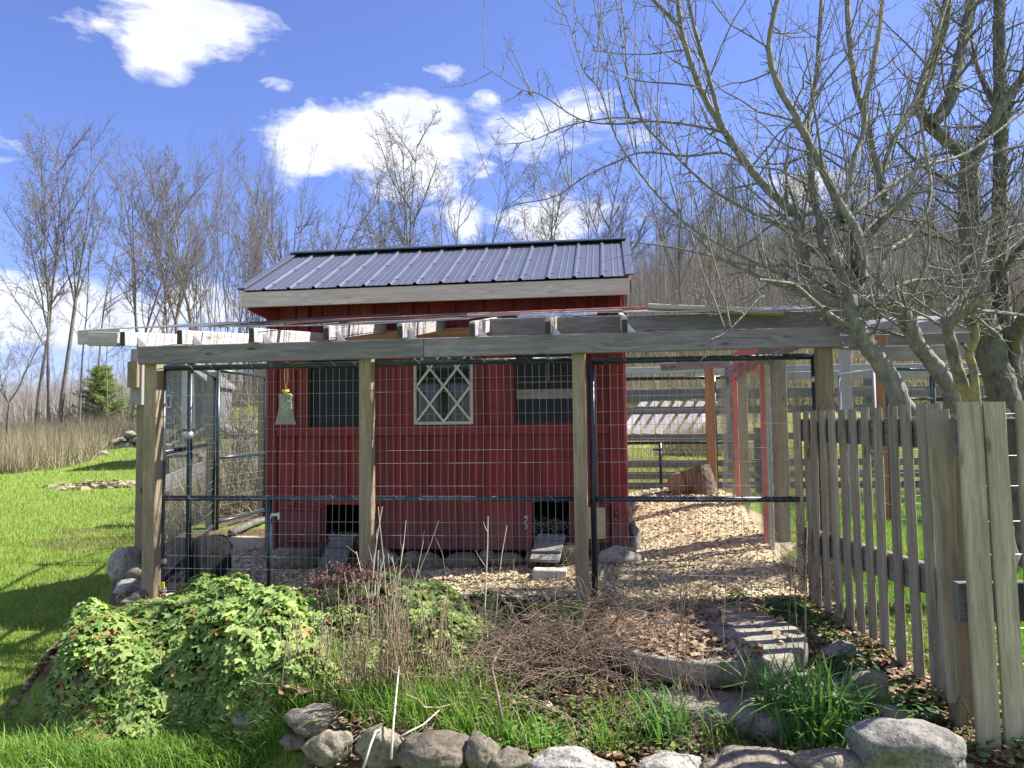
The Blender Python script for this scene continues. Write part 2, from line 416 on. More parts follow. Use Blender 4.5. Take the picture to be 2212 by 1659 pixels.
M_twigr = plain('red_brown_stalk', (.30, .205, .14), .85, .4, 40, 0)
M_twigd = plain('grey_brown_twig', (.17, .12, .09), .85, .4, 40, 0)
M_twigg = plain('bleached_stem', (.52, .47, .38), .8, .2, 30, 0)

def leafm(name, c1, c2, c3=None, k3=.0, trans=.35, rough=.55):
    def fn(t, b):
        i = t.island(); o = t.coord('Object')
        col = t.ramp(i, [(0.0, c1), (.85, c2), (1.0, C(c2, 1.1))])
        if c3 is not None: col = t.mix(t.ramp(t.math('FRACT', t.math('MULTIPLY', i, 17.3)), [(1-k3, 0.0), (1-k3+.02, 1.0)]), col, c3)
        col = t.mix(t.ramp(t.noise(o, 3, 3, .6), [(.35, .3), (.65, 0.0)]), col, C(c1, .8))
        t.put(b.inputs['Base Color'], col); b.inputs['Roughness'].default_value = rough
        tr = t.node('ShaderNodeBsdfTranslucent'); t.put(tr.inputs[0], t.mix(1.0, col, (1.1, 1.25, .6), 'MULTIPLY'))
        mx = t.node('ShaderNodeMixShader'); mx.inputs[0].default_value = trans; t.l.new(b.outputs[0], mx.inputs[1]); t.l.new(tr.outputs[0], mx.inputs[2]); return mx.outputs[0]
    return mat(name, fn)
M_gran = leafm('geranium_leaf', (.17, .29, .07), (.44, .53, .19), (.44, .28, .10), .03, .42)
M_granr = leafm('reddened_leaf', (.24, .13, .06), (.40, .25, .10), None, 0, .3)
M_grass = leafm('lawn_grass', (.15, .25, .035), (.33, .43, .08), (.48, .43, .20), .14, .45)
M_grassb = leafm('long_grass', (.10, .21, .03), (.24, .39, .07), (.42, .38, .17), .06, .45)
M_daff = leafm('strap_leaf', (.07, .17, .045), (.16, .30, .085), (.30, .25, .10), .03, .3, .4)
M_herb = leafm('dark_herb_leaf', (.025, .075, .02), (.05, .13, .03), None, 0, .25)
M_herb2 = leafm('bright_herb_leaf', (.06, .16, .02), (.12, .26, .035), None, 0, .35)
M_weed = leafm('weed_leaf', (.08, .16, .035), (.20, .28, .07), (.22, .13, .07), .15, .3)
M_litter = leafm('dead_leaf', (.13, .075, .045), (.34, .22, .13), (.46, .36, .25), .2, .15)
M_chip = leafm('wood_chip', (.40, .32, .18), (.76, .66, .42), (.17, .125, .08), .15, .0)
M_dry = leafm('rough_pasture', (.20, .23, .05), (.42, .36, .15), (.50, .42, .24), .3, .3)
M_needle = leafm('pine_needles', (.15, .21, .07), (.27, .34, .13), None, 0, .4)
M_forsy = leafm('yellow_blossom', (.45, .38, .03), (.55, .48, .05), None, 0, .3)
M_thick = leafm('thicket_twigs', (.24, .215, .185), (.40, .365, .32), (.25, .26, .15), .15, .0)
M_brush = leafm('dry_brush', (.20, .16, .105), (.42, .35, .245), (.24, .26, .10), .22, .1)

# ------------------------------------------------------------------ terrain
def build_ground():
    xs = np.concatenate([-np.geomspace(900, 7.6, 70), np.arange(-7.5, 6.5, .085), np.geomspace(6.6, 900, 70)])
    ys = np.concatenate([-np.geomspace(300, 1.6, 22), np.arange(-1.5, 12, .085), np.geomspace(12.1, 1500, 100)])
    X, Y = np.meshgrid(xs, ys); Z = ground(X, Y)
    near = (np.abs(X) < 9) & (Y < 14) & (Y > 1)
    Z = Z+near*(.012*np.sin(X*9+Y*5)*np.sin(Y*8-X*3)+.006*np.random.randn(*X.shape))
    ny, nx = X.shape
    V = np.stack([X.ravel(), Y.ravel(), Z.ravel()], 1)
    i = np.arange(ny-1)[:, None]*nx+np.arange(nx-1)[None]
    Fq = np.stack([i, i+1, i+nx+1, i+nx], -1).reshape(-1, 4)
    me = npmesh('ground', V, Fq, True)
    # zones: R lawn, G wood chips, B brown soil and leaf litter
    u = (X*E1.x+(Y-5.2)*E1.y); v = (X*E2.x+(Y-5.2)*E2.y)
    w_ = .12*np.sin(X*3.1+Y*2)+.1*np.sin(Y*4.3-X)
    run = S((v+.12+w_)/.2)*S(((4.4-1.6*S((-1-u)/1))-v+w_)/.4)*S((u-(-2.9-.24*v)+w_)/.25)*S((2.25-u+w_)/.2)  # chips cut short at back left; brown soil stands in for shade there
    bed = raised(X, Y)*(1-S((X-2.0+w_)/.3))*S((10-Y)/2)*(1-run)
    backl = S((Y-9+2*w_)/1.5)*S((.5-X)/1.5)*S((X+7+.06*Y+w_*4)/2)*S((26-Y)/5)*(1-run)
    qq = X/np.maximum(Y, 1); brush = np.maximum(S((Y-25-2*wob(X, Y)-8*S((qq+.62)/.12))/3), S((Y-15)/4)*S((qq+.50)/.04))*S((2-X)/10)
    wood_ = S((Y-30+3*wob(X, Y))/8)*S((X/np.maximum(Y, 1)+.2)/.2)
    soil = np.clip(bed+.8*backl+brush+wood_, 0, 1); lawn = np.clip(1-run-soil, 0, 1)
    dry = S((Y-14)/12)*S((X+2)/6)
    ca = me.color_attributes.new('zone', 'FLOAT_COLOR', 'POINT')
    ca.data.foreach_set('color', np.stack([lawn.ravel(), run.ravel(), np.clip(soil, 0, 1).ravel(), dry.ravel()], 1).astype(np.float32).ravel())
    def fn(t, b):
        at = t.node('ShaderNodeAttribute', attribute_name='zone'); s = t.node('ShaderNodeSeparateColor'); t.l.new(at.outputs['Color'], s.inputs[0])
        o = t.coord('Object')
        big = t.noise(o, .35, 4, .6); mid = t.noise(o, 2.2, 5, .65); fine = t.noise(o, 28, 5, .7); vf = t.noise(o, 110, 3, .7)
        gr = t.ramp(fine, [(.3, (.06, .11, .018)), (.5, (.17, .25, .045)), (.7, (.28, .35, .09))])
        gr = t.mix(t.ramp(mid, [(.5, 0.0), (.72, .75)]), gr, (.24, .21, .085))
        gr = t.mix(t.ramp(big, [(.45, 0.0), (.65, .5)]), gr, (.16, .20, .04))
        gr = t.mix(t.math('MULTIPLY', at.outputs['Alpha'], .75), gr, t.ramp(mid, [(.3, (.20, .22, .05)), (.65, (.34, .27, .13))]))
        ch = t.ramp(vf, [(.30, (.22, .165, .095)), (.46, (.52, .42, .26)), (.62, (.74, .63, .41))])
        ch = t.mix(t.ramp(mid, [(.35, .55), (.6, 0.0)]), ch, (.33, .225, .14))
        so_ = t.ramp(fine, [(.28, (.035, .024, .017)), (.5, (.12, .08, .05)), (.7, (.27, .19, .12))])
        so_ = t.mix(t.ramp(mid, [(.45, 0.0), (.7, .4)]), so_, (.07, .085, .03))
        far = t.ramp(mid, [(.3, (.11, .09, .06)), (.7, (.24, .195, .135))])
        yy = t.node('ShaderNodeSeparateXYZ'); t.l.new(o, yy.inputs[0])
        so_ = t.mix(t.ramp(t.math('DIVIDE', yy.outputs[1], 60.0), [(.3, 0.0), (.6, 1.0)]), so_, far)
        edge = t.math('MULTIPLY', t.math('SUBTRACT', fine, .5), .9)
        c = t.mix(t.ramp(t.math('ADD', s.outputs[1], edge), [(.42, 0.0), (.58, 1.0)]), gr, ch)
        c = t.mix(t.ramp(t.math('ADD', s.outputs[2], edge), [(.42, 0.0), (.58, 1.0)]), c, so_)
        t.put(b.inputs['Base Color'], c); b.inputs['Roughness'].default_value = 1.0; b.inputs['Specular IOR Level'].default_value = .1
        t.put(b.inputs['Normal'], t.bump(t.math('ADD', fine, t.math('MULTIPLY', vf, .5)), 1.0, .02))
    m = mat('ground_cover', fn); me.materials.append(m)
    o = bpy.data.objects.new('ground', me); COL.objects.link(o); tag(o, 'lawn, planting bed, wood chips in the run and the wooded slope behind', kind='structure')
build_ground()

# ------------------------------------------------------------------ run: timber frame
run = empty('timber_run_frame', Q(0, 0, 0), 'weathered timber frame of the chicken run with posts, long beams and bleached rafters', 'pergola frame')
def ft(o): return o
zb = (onv(315, 787, 0)[1]+onv(1805, 755, 0)[1])/2; zt = (onv(315, 750, 0)[1]+onv(1805, 710, 0)[1])/2
uL = onv(315, 770, 0)[0]; uM = onv(922, 750, 0)[0]; uR = onv(1805, 730, 0)[0]
BW = zt-zb; zc = (zt+zb)/2
plank('beam', M_beam, run, Q(uL, -.07, zc-.004), Q(uM-.002, -.07, zc), BW, .045)
plank('beam', M_beam, run, Q(uM+.002, -.068, zc+.001), Q(uR, -.07, zc+.006), BW, .045)
for (px, w_) in ((330, .10), (793, .092), (1254, .092), (1787, .098)):
    u, _ = onv(px, 1000, 0); plank('post', M_post, run, Q(u, 0, -.2), Q(u, 0, zt-.01 if px in (330, 1787) else zb+.05), w_, .092, up=E1)
# outer left post behind the corner with its bracket
u, _ = onv(304, 1000, 1.25); vB = 1.3
plank('post', M_post, run, Q(u, vB, -.35), Q(u, vB, 1.9), .11, .09, up=E1)
plank('bracket', M_raft, run, Q(u-.02, vB-.09, 1.46), Q(u-.02, vB-.09, 1.98), .12, .04, up=E1)
plank('bracket', M_post, run, Q(u-.03, vB-.135, 1.62), Q(u-.03, vB-.135, 1.86), .10, .04, up=E1)
# rafters run back and rise towards the coop wall
zr0 = zt+.012; SL = .17
rpx = (267, 390, 545, 706, 865, 1021, 1184, 1350)
hR = .105
for i, px in enumerate(rpx):
    u, _ = onv(px, 730, -.16)
    a = Q(u, -.17, zr0+hR/2-.02); v2 = 1.2 if px > 560 else 2.6
    sl_ = SL if px > 560 else SL*.55
    plank('rafter', M_raft, run, a, Q(u, v2, a.z+sl_*(v2+.17)), hR, .04, up=(0, 0, 1))
    plank('shaded_end', M_endg, run, a-E2*.006+EZ*.0, a-E2*.0005, hR-.004, .036)  # thin cap: dark end grain with the shade of the front face in its colour
    mb = MB(); p = Q(u+.022, -.03, zt); mb.add([p, p+E1*.07, p+EZ*.075, p+E2*.03, p+E1*.07+E2*.03, p+EZ*.075+E2*.03], [(0, 1, 2), (3, 5, 4), (0, 3, 4, 1), (1, 4, 5, 2), (0, 2, 5, 3)])
    mb.build('gusset', M_galv, run)
# stub boards beyond the left end
ul1, z1 = onv(193, 732, -.1); ul2, _ = onv(262, 732, -.1); plank('end_board', M_raft, run, Q(ul1, -.1, z1), Q(ul2-.02, -.1, z1-.01), .105, .038)
ul3, z3 = onv(171, 729, .45); plank('end_board', M_raft, run, Q(ul3, .45, z3), Q(onv(262, 729, .45)[0], .45, z3+.01), .12, .038)
# upper back beam and ledger
ua, za = onv(1050, 705, .5); ub, zb2 = onv(1836, 692, .5)
plank('beam', M_beam, run, Q(ua, .5, zb2+.015), Q(ub, .5, zb2), .15, .042)
plank('ledger', M_orange, run, Q(-2.0, 1.15, zb2+.02), Q(1.48, 1.15, zb2+.08), .14, .04)
plank('brace', M_beam, run, Q(1.85, .4, zb+.05), Q(2.03, 3.4, zb-.02), .09, .035)
# right wall posts
rightposts = []
for (px, py, u_, mm) in ((1669, 1208, 2.10, M_post), (1607, 1147, 2.06, M_post), (1690, 1215, 2.16, M_post)):
    v_, _ = onu(px, 1000, u_); p = Q(u_, v_, 0)
    rightposts.append(v_)
    plank('post', mm, run, Q(u_, v_, gz(p.x, p.y)-.15), Q(u_, v_, zb+.12), .095, .09, up=E1)
u4, _ = onv(1537, 1000, 3.7)
plank('post', M_orange, run, Q(u4, 3.7, .1), Q(u4, 3.7, onv(1527, 795, 3.7)[1]), .10, .09, up=E1)
plank('top_plate', M_beam, run, Q(2.08, .1, zb+.1), Q(2.08, 3.9, zb+.12), .09, .05)
plank('top_plate', M_beam, run, Q(1.3, 3.75, onv(1527, 790, 3.7)[1]), Q(2.1, 3.75, onv(1527, 790, 3.7)[1]+.02), .09, .05)
# boards lying loose on the rafters
def lying(name, label, a, b, w_, th, m, cat='board'):
    e = plank(name, m, None, a, b, th, w_); return tag(e, label, cat)
va = .25
ur1, zr1 = onv(556, 699, va); ur2, zr2 = onv(1400, 664, va); ur3, zr3 = onv(1110, 678, va)
lying('red_board', 'narrow faded red board lying across the rafters of the run', Q(ur1, va, zr1), Q(ur2, va+.02, zr2), .05, .022, M_redfade)
um, zm = onv(1000, 680, va-.05)
lying('bleached_board', 'bleached thin board lying on the rafters in front of the red board', Q(onv(1010, 683, va-.06)[0], va-.06, onv(1010, 683, va-.06)[1]), Q(onv(1345, 671, va-.06)[0], va-.06, onv(1345, 671, va-.06)[1]), .045, .016, M_raft)
up1, zp1 = onv(1400, 663, .42); up2, zp2 = onv(1690, 672, .42)
lying('pale_board', 'pale split board lying on top of the right end of the run', Q(up1, .42, zp1), Q(up2, .42, zp2-.012), .12, .035, M_pale)

# ------------------------------------------------------------------ wire panels
def wires(mb, A, dx, dz, Wd, H, sx, zl, r, wob_=.0015, skipx=()):
    dx = Vector(dx); dz = Vector(dz); nrm = dx.cross(dz).normalized(); n = int(Wd/sx)
    for i in range(n+1):
        a = A+dx*(i*sx); a = a+dx*random.uniform(-wob_, wob_); b = a+dz*H+dx*random.uniform(-wob_*2, wob_*2); mb.tube([a]+[a.lerp(b, q_)+nrm*.012*math.sin(q_*9+i*.21)+dx*.0025*math.sin(q_*13+i*.1) for q_ in (.25, .5, .75)]+[b], r, 3, False)
    for z in zl: mb.tube([A+dz*z+nrm*r*1.7, A+dx*(Wd/2)+dz*(z+random.uniform(-wob_, wob_)*2)+nrm*r*1.7, A+dx*Wd+dz*z+nrm*r*1.7], r, 3, False)
def uneven(H, off=.05):
    z = off; out = []; k = 0
    while z < H: out.append(z); z += (.093 if k % 2 else .165); k += 1
    return out
def tubepart(name, parent, pts, r, m=M_tube):
    mb = MB(); mb.tube(pts, r, 12); return mb.build(name, m, parent, smooth=True)
VP = .085
def kennel(label, pxa, pxb, ytl, ytr, ym, extra=()):
    ua, zta = onv(pxa, ytl, VP); ub, ztb = onv(pxb, ytr, VP); ztop = (zta+ztb)/2
    zmid = (onv(pxa, ym, VP)[1]+onv(pxb, ym+1, VP)[1])/2
    e = empty('kennel_panel', Q((ua+ub)/2, VP, 0), label, 'wire panel', 'dark tube kennel panels across the front of the run')
    tubepart('top_rail', e, [Q(ua, VP, ztop), Q(ub, VP, ztop)], .021)
    tubepart('middle_rail', e, [Q(ua, VP, zmid), Q(ub, VP, zmid)], .0195)
    tubepart('bottom_rail', e, [Q(ua, VP, .02), Q(ub, VP, .02)], .019)
    for u_ in (ua, ub): tubepart('side_tube', e, [Q(u_, VP, -.08), Q(u_, VP, ztop)], .022)
    mb = MB(); zs = [z for z in uneven(ztop-.1, .02)]
    wires(mb, Q(ua+.03, VP-.02, .01), E1, EZ, ub-ua-.05, ztop-.04, .0508, zs, .0014)
    o = mb.build('wire_mesh', M_wire, e); o['kind'] = 'stuff'
    # the wire that laces the mesh to the rails winds round them
    for zz in (ztop, zmid):
        mb = MB(); pts = []; n = int((ub-ua)/.012)
        for i in range(n):
            a = i*.012; th = a/.16*2*math.pi; pts.append(Q(ua+a, VP, zz)+E2*(math.cos(th)*.023)+EZ*(math.sin(th)*.023))
        mb.tube(pts, .002, 3, False); mb.build('lacing_wire', M_wired, e)
    return e, ztop, zmid
kl, zk, zmid = kennel('wide dark kennel panel filling the run front left of the third post', 354, 1246, 796, 776, 1076)
tubepart('brace_tube', kl, [Q(onv(582, 1100, VP)[0], VP, -.05), Q(onv(582, 1078, VP)[0], VP, zmid)], .019)
mb = MB(); u_, z_ = onv(596, 1111, VP-.02); mb.box(Q(u_+.0, VP-.03, z_), .05, .02, .02, (E1, E2, EZ)); mb.box(Q(u_+.03, VP-.03, z_-.01), .015, .024, .05, (E1, E2, EZ)); mb.build('latch', M_galv, kl)
kr, zk2, zm2 = kennel('narrower dark kennel panel filling the run front right of the third post', 1277, 1758, 780, 770, 1078)
for (pp, py) in ((kl, 875), (kl, 1212), (kl, 1275)):
    u_, z_ = onv(352, py, VP-.03); mb = MB(); mb.box(Q(u_-.01, VP-.03, z_), .06, .03, .035, (E1, E2, EZ)); mb.tube([Q(u_-.04, VP-.05, z_), Q(u_+.04, VP-.05, z_)], .008, 8); mb.build('clamp', M_galv, pp)
mb = MB(); u_, z_ = onv(353, 1294-30, VP-.05); mb.box(Q(u_, VP-.055, z_), .02, .012, .045, (E1, E2, EZ)); mb.build('tag', M_yellow, kl)
u_, z_ = onv(1759, 820, VP); mb = MB(); mb.tube([Q(u_, VP, z_-.02), Q(u_, VP, z_+.02)], .027, 12); mb.build('clamp', M_galv, kr, smooth=True)
tubepart('hinge_tube', kr, [Q(u_+.02, VP+.02, .6), Q(u_+.02, VP+.02, zb+.02)], .008)

# open inner gate, left wall and back walls of the run
def panel(label, A, Bp, ztop, zmid, zbot, sx=.0508, m=M_tube, r=.022, wm=M_wire, dense=True, group=None, name='kennel_panel', mids=True, wr=.0017):
    A = Vector(A); Bp = Vector(Bp); d_ = (Bp-A); d_.z = 0; L = d_.length; d_.normalize()
    e = empty(name, (A+Bp)/2, label, 'wire panel', group)
    za, zb_ = A.z, Bp.z
    A0 = Vector((A.x, A.y, 0)); B0 = Vector((Bp.x, Bp.y, 0))
    tubepart('top_rail', e, [A0+EZ*ztop, B0+EZ*ztop], r, m)
    if mids: tubepart('middle_rail', e, [A0+EZ*zmid, B0+EZ*zmid], r*.9, m)
    tubepart('bottom_rail', e, [A0+EZ*zbot, B0+EZ*zbot], r*.9, m)
    tubepart('side_tube', e, [A0+EZ*(zbot-.1), A0+EZ*ztop], r, m); tubepart('side_tube', e, [B0+EZ*(zbot-.1), B0+EZ*ztop], r, m)
    mb = MB(); wires(mb, A0+EZ*zbot, d_, EZ, L, ztop-zbot, sx, uneven(ztop-zbot, .03), wr)
    o = mb.build('wire_mesh', wm, e); o['kind'] = 'stuff'
    return e
cu_, _ = onv(409, 1000, .28)
pC = Q(cu_, .28, 0); pD = P(470, 1000, 9.0); pE = P(572, 1000, 10.2)
pA = Q(onv(357, 1000, .14)[0], .14, 0)
panel('dark tube wire panel forming the left side wall of the run', Vector((pA.x-.05, pA.y+.05, 0)), Vector((pD.x-.05, pD.y, 0)), 1.86, 1.05, .05, .075)
gate = empty('inner_gate_post', pC, 'dark steel upright standing just inside the left corner of the run', 'steel post')
tubepart('upright', gate, [pC+EZ*-.05, pC+EZ*1.80], .021); mb = MB(); mb.tube([pC+EZ*1.15, pC+EZ*1.21], .027, 12); mb.build('collar', M_galv, gate, smooth=True)
panel('grey-blue tube wire panel closing the back of the run left of the coop', pD, pE, P(480, 800, 9.0).z, P(480, 989, 9.0).z, .1, .055)
pst = plank('timber_post', M_post, None, P(460, 900, 9.15)*1-EZ*(P(460, 900, 9.15).z+.05), P(460, 900, 9.15)+EZ*.55, .12, .10, up=(1, 0, 0)); tag(pst, 'brown timber post at the rear left corner of the run beside the dark upright', 'wooden post')
pst = plank('timber_post', M_post, None, P(570, 1000, 10.3)*1-EZ*(P(570, 1000, 10.3).z), P(570, 790, 10.3), .13, .10, up=(1, 0, 0)); tag(pst, 'brown timber post just left of the coop behind the wire', 'wooden post')
zq = onv(1400, 818, 3.9)[1]
panel('dark tube wire panel across the back of the run right of the coop', Q(onv(1335, 900, 3.9)[0], 3.9, 0), Q(onv(1604, 900, 3.9)[0], 3.9, 0), zq, onv(1400, 957, 3.9)[1], .34, .055)
u_, _ = onv(1427, 1000, 3.86); ga = empty('gate_stile', Q(u_, 3.86, .3), 'dark gate upright with a latch on the back panel behind the mound', 'steel post')
tubepart('upright', ga, [Q(u_, 3.86, .3), Q(u_, 3.86, onv(1427, 957, 3.86)[1])], .02); mb = MB(); mb.tube([Q(u_-.09, 3.84, onv(1420, 971, 3.86)[1]), Q(u_+.02, 3.84, onv(1420, 971, 3.86)[1])], .014, 8); mb.build('latch', M_tube, ga)
u_, _ = onv(1549, 1000, 3.72); ga = empty('steel_post', Q(u_, 3.8, .3), 'dark steel post hard against the orange timber post behind the stump', 'steel post')
tubepart('upright', ga, [Q(u_, 3.8, .3), Q(u_, 3.8, onv(1540, 815, 3.8)[1])], .022)
# right side wall of welded wire on red-framed door and posts
va_, _ = onu(1592, 1000, 1.97); vb_, _ = onu(1652, 1000, 1.97)
dr = empty('red_framed_door', Q(1.97, (va_+vb_)/2, 0), 'open red framed wire door in the right side wall of the run', 'wire door')
zt_a = onu(1592, 806, 1.97)[1]; zt_b = onu(1652, 790, 1.97)[1]; zdt = (zt_a+zt_b)/2
plank('stile', M_redfade, dr, Q(1.97, va_, .3), Q(1.97, va_, zdt), .045, .035, up=E1); plank('stile', M_redfade, dr, Q(1.97, vb_, .22), Q(1.97, vb_, zdt), .045, .035, up=E1)
plank('door_rail', M_redfade, dr, Q(1.97, va_, zdt), Q(1.97, vb_, zdt), .05, .034); plank('door_rail', M_redfade, dr, Q(1.97, va_, zdt+.17), Q(1.97, vb_, zdt+.17), .12, .03)
plank('stile', M_white, dr, Q(2.0, vb_-.05, .1), Q(2.0, vb_-.05, zdt), .04, .035, up=E1)
side = empty('welded_wire_wall', Q(2.03, 1.9, 0), 'silvery welded wire covering the right side wall of the run', 'wire mesh')
mb = MB(); wires(mb, Q(2.0, .35, .0), E2, EZ, 3.5, zb+.05, .0254, [i*.1016+.02 for i in range(18)], .0014); o = mb.build('wire_mesh', M_wire, side); o['kind'] = 'stuff'
mb = MB()
for k in range(9):   # loose slanting tie wires
    z0 = .25+k*.18; mb.tube([Q(1.99, .9, z0-.1), Q(1.99, 2.4, z0+.02)], .0016, 3, False)
o = mb.build('tie_wire', M_wire, side); o['kind'] = 'stuff'

# wire lying over the rafters
def roofwire(name, label, u0_, u1_, v0, v1, lift, sx, sy, r, m, zs=0.0, slope=SL, tilt=0):
    mb = MB(); n = int((u1_-u0_)/sx)
    f_ = lambda u, v: Q(u, v, zr0+hR-.02+slope*(v+.17)+lift+zs*math.sin(u*2.1+1)+tilt*(u-u0_))
    for i in range(n+1):
        u = u0_+i*sx; mb.tube([f_(u, v0), f_(u, (v0+v1)/2), f_(u, v1)], r, 3, False)
    for j in range(int((v1-v0)/sy)+1):
        v = v0+j*sy; mb.tube([f_(u0_+(u1_-u0_)*k/12, v) for k in range(13)], r, 3, False)
    o = mb.build(name, m); tag(o, label, 'wire mesh', kind='stuff'); return o
roofwire('roof_wire', 'dark welded wire sheet lying on the rafters at the left', -3.0, -.3, -.1, 1.15, .012, .30, .11, .003, M_wired, .012)
roofwire('roof_wire', 'galvanised wire sheet laid over the rafters at the right', -.4, 2.3, .15, 1.1, .02, .10, .05, .0022, M_wire, .01)
roofwire('loose_wire_sheet', 'short bright wire grid lying over the two rafters before the last', onv(1120, 690, -.05)[0], onv(1290, 690, -.05)[0], -.12, .22, .016, .115, .042, .0035, M_galv, .0, .22)
mb = MB()
for k in range(9):
    ua_ = -1.9+random.uniform(-.5, .5); ub_ = ua_+random.uniform(1.0, 2.0); v_ = random.uniform(-.12, .5); z_ = zr0+hR+.01+SL*(v_+.17)+random.uniform(0, .02)
    mb.tube([Q(ua_, v_, z_-.03), Q((ua_+ub_)/2, v_, z_), Q(ub_, v_+.1, z_+.03)], .0045, 5)
o = mb.build('loose_rods', M_tube); tag(o, 'thin dark rods tangled on top of the left rafters', 'metal rods', kind='stuff')
mb = MB()
for k in range(6):
    a = Q(1.35+random.uniform(0, .1), 1.0, 2.30+.035*k); mb.tube([a, a+Vector((1.6, 1.2, -.30+.02*k))], .0035, 3)
o = mb.build('sagging_wires', M_wired); tag(o, 'thin wires sagging down from the right end of the coop', 'wires', kind='stuff')

# ------------------------------------------------------------------ chicken coop
VS = 1.25; VE = .97
cuL = onv(578, 1000, VS)[0]; cuR = onv(1350, 1000, VS)[0]; cz0 = onv(1358, 1191, VS)[1]
ce_t = (onv(1360, 592, VE)[1]+onv(520, 633, VE)[1])/2; ce_b = (onv(1360, 631, VE)[1]+onv(523, 667, VE)[1])/2
euL = onv(521, 640, VE)[0]; euR = onv(1360, 610, VE)[0]
DEP = 1.75; RS = .50; VR = VS+DEP/2; zrg = ce_t+.01+RS*(VR-VE)
coop = empty('chicken_coop', Q((cuL+cuR)/2, VS+DEP/2, cz0), 'dark red board and batten chicken coop with a dark blue metal roof', 'chicken coop')
def WZ(py, px=1000): return onv(px, py, VS)[1]
def WU(px): return onv(px, 900, VS)[0]
# openings: (u0,u1,z0,z1)
wL = (WU(669), WU(782), onv(700, 925, VS)[1], WZ(770, 700)); wM = (WU(894), WU(1023), onv(960, 917, VS)[1], WZ(752, 960)); wR = (WU(1113), WU(1246), onv(1180, 912, VS)[1], WZ(765, 1180))
wz1 = (wL[3]+wR[3])/2+.03
wL = (*wL[:3], wz1); wR = (*wR[:3], wz1); wM = (*wM[:3], wz1+.05)
dL = (onv(704, 1120, VS)[0], onv(778, 1120, VS)[0], onv(740, 1168, VS)[1], onv(740, 1091, VS)[1])
dR = (onv(1151, 1120, VS)[0], onv(1229, 1120, VS)[0], onv(1190, 1157, VS)[1], onv(1190, 1083, VS)[1])
opens = [wL, wM, wR, dL, dR]
zw1 = ce_t-.02
bay = .262; nb = int((cuR-cuL)/bay)+1; edges = [cuL+i*(cuR-cuL)/nb for i in range(nb+1)]
for i in range(nb):
    cuts = sorted({edges[i], edges[i+1], *[c for o_ in opens for c in o_[:2] if edges[i] < c < edges[i+1]]})
    for a, b in zip(cuts[:-1], cuts[1:]):
        if b-a < .004: continue
        m_ = (a+b)/2; zs = [(cz0, zw1)]
        for o_ in opens:
            if o_[0] < m_ < o_[1]:
                nz = []
                for (p, q) in zs:
                    if o_[2] > p: nz.append((p, min(q, o_[2])))
                    if o_[3] < q: nz.append((max(p, o_[3]), q))
                zs = nz
        for (p, q) in zs:
            if q-p > .01: plank('wall_board', M_red, coop, Q(m_, VS+.012, p), Q(m_, VS+.012, q), b-a-.0015, .022, up=E1, ch=.001)
    if i > 0:
        u_ = edges[i]; zs = [(cz0+.004, zw1)]
        for o_ in opens:
            if o_[0]-.03 < u_ < o_[1]+.03:
                nz = []
                for (p, q) in zs:
                    if o_[2]-.05 > p: nz.append((p, min(q, o_[2]-.05)))
                    if o_[3]+.02 < q: nz.append((max(p, o_[3]+.02), q))
                zs = nz
        for (p, q) in zs: plank('batten', M_red, coop, Q(u_, VS-.008, p), Q(u_, VS-.008, q), .042, .018, up=E1, ch=.003)
# side and back walls, floor, black sheet standing in for the shade inside
for (a, b) in ((Q(cuL+.012, VS+.03, 0), Q(cuL+.012, VS+DEP, 0)), (Q(cuR-.012, VS+.03, 0), Q(cuR-.012, VS+DEP, 0)), (Q(cuL, VS+DEP, 0), Q(cuR, VS+DEP, 0))):
    d_ = (b-a); L = d_.length; d_.normalize(); n_ = d_.cross(EZ); k = int(L/.232)+1
    for j in range(k):
        c0 = a+d_*(L*(j+.5)/k); plank('wall_board', M_red, coop, c0+EZ*cz0, c0+EZ*(zw1-.02), L/k-.002, .022, up=d_)
    for j in range(k+1):
        c0 = a+d_*(L*j/k); side_ = 1 if (c0+n_*.2-Q((cuL+cuR)/2, VS+DEP/2, 0)).length > (c0-n_*.2-Q((cuL+cuR)/2, VS+DEP/2, 0)).length else -1
        c0 = c0+n_*side_*.02; plank('batten', M_red, coop, c0+EZ*cz0, c0+EZ*(zw1-.03), .042, .018, up=d_)
mb = MB()
for uu in (cuL+.03, cuR-.03):   # gable triangles
    mb.add([Q(uu, VS+.03, zw1-.02), Q(uu, VS+DEP, zw1-.02), Q(uu, VR, zrg-.03)], [(0, 1, 2)]); mb.add([Q(uu+.02, VS+.03, zw1-.02), Q(uu+.02, VS+DEP, zw1-.02), Q(uu+.02, VR, zrg-.03)], [(2, 1, 0)])
mb.build('gable', M_red, coop)
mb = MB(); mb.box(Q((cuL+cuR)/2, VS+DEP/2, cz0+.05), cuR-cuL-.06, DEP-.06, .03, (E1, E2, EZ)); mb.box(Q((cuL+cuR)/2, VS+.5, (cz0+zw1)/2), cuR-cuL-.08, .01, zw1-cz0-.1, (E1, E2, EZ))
mb.build('floor_and_shade_sheet', M_black, coop)
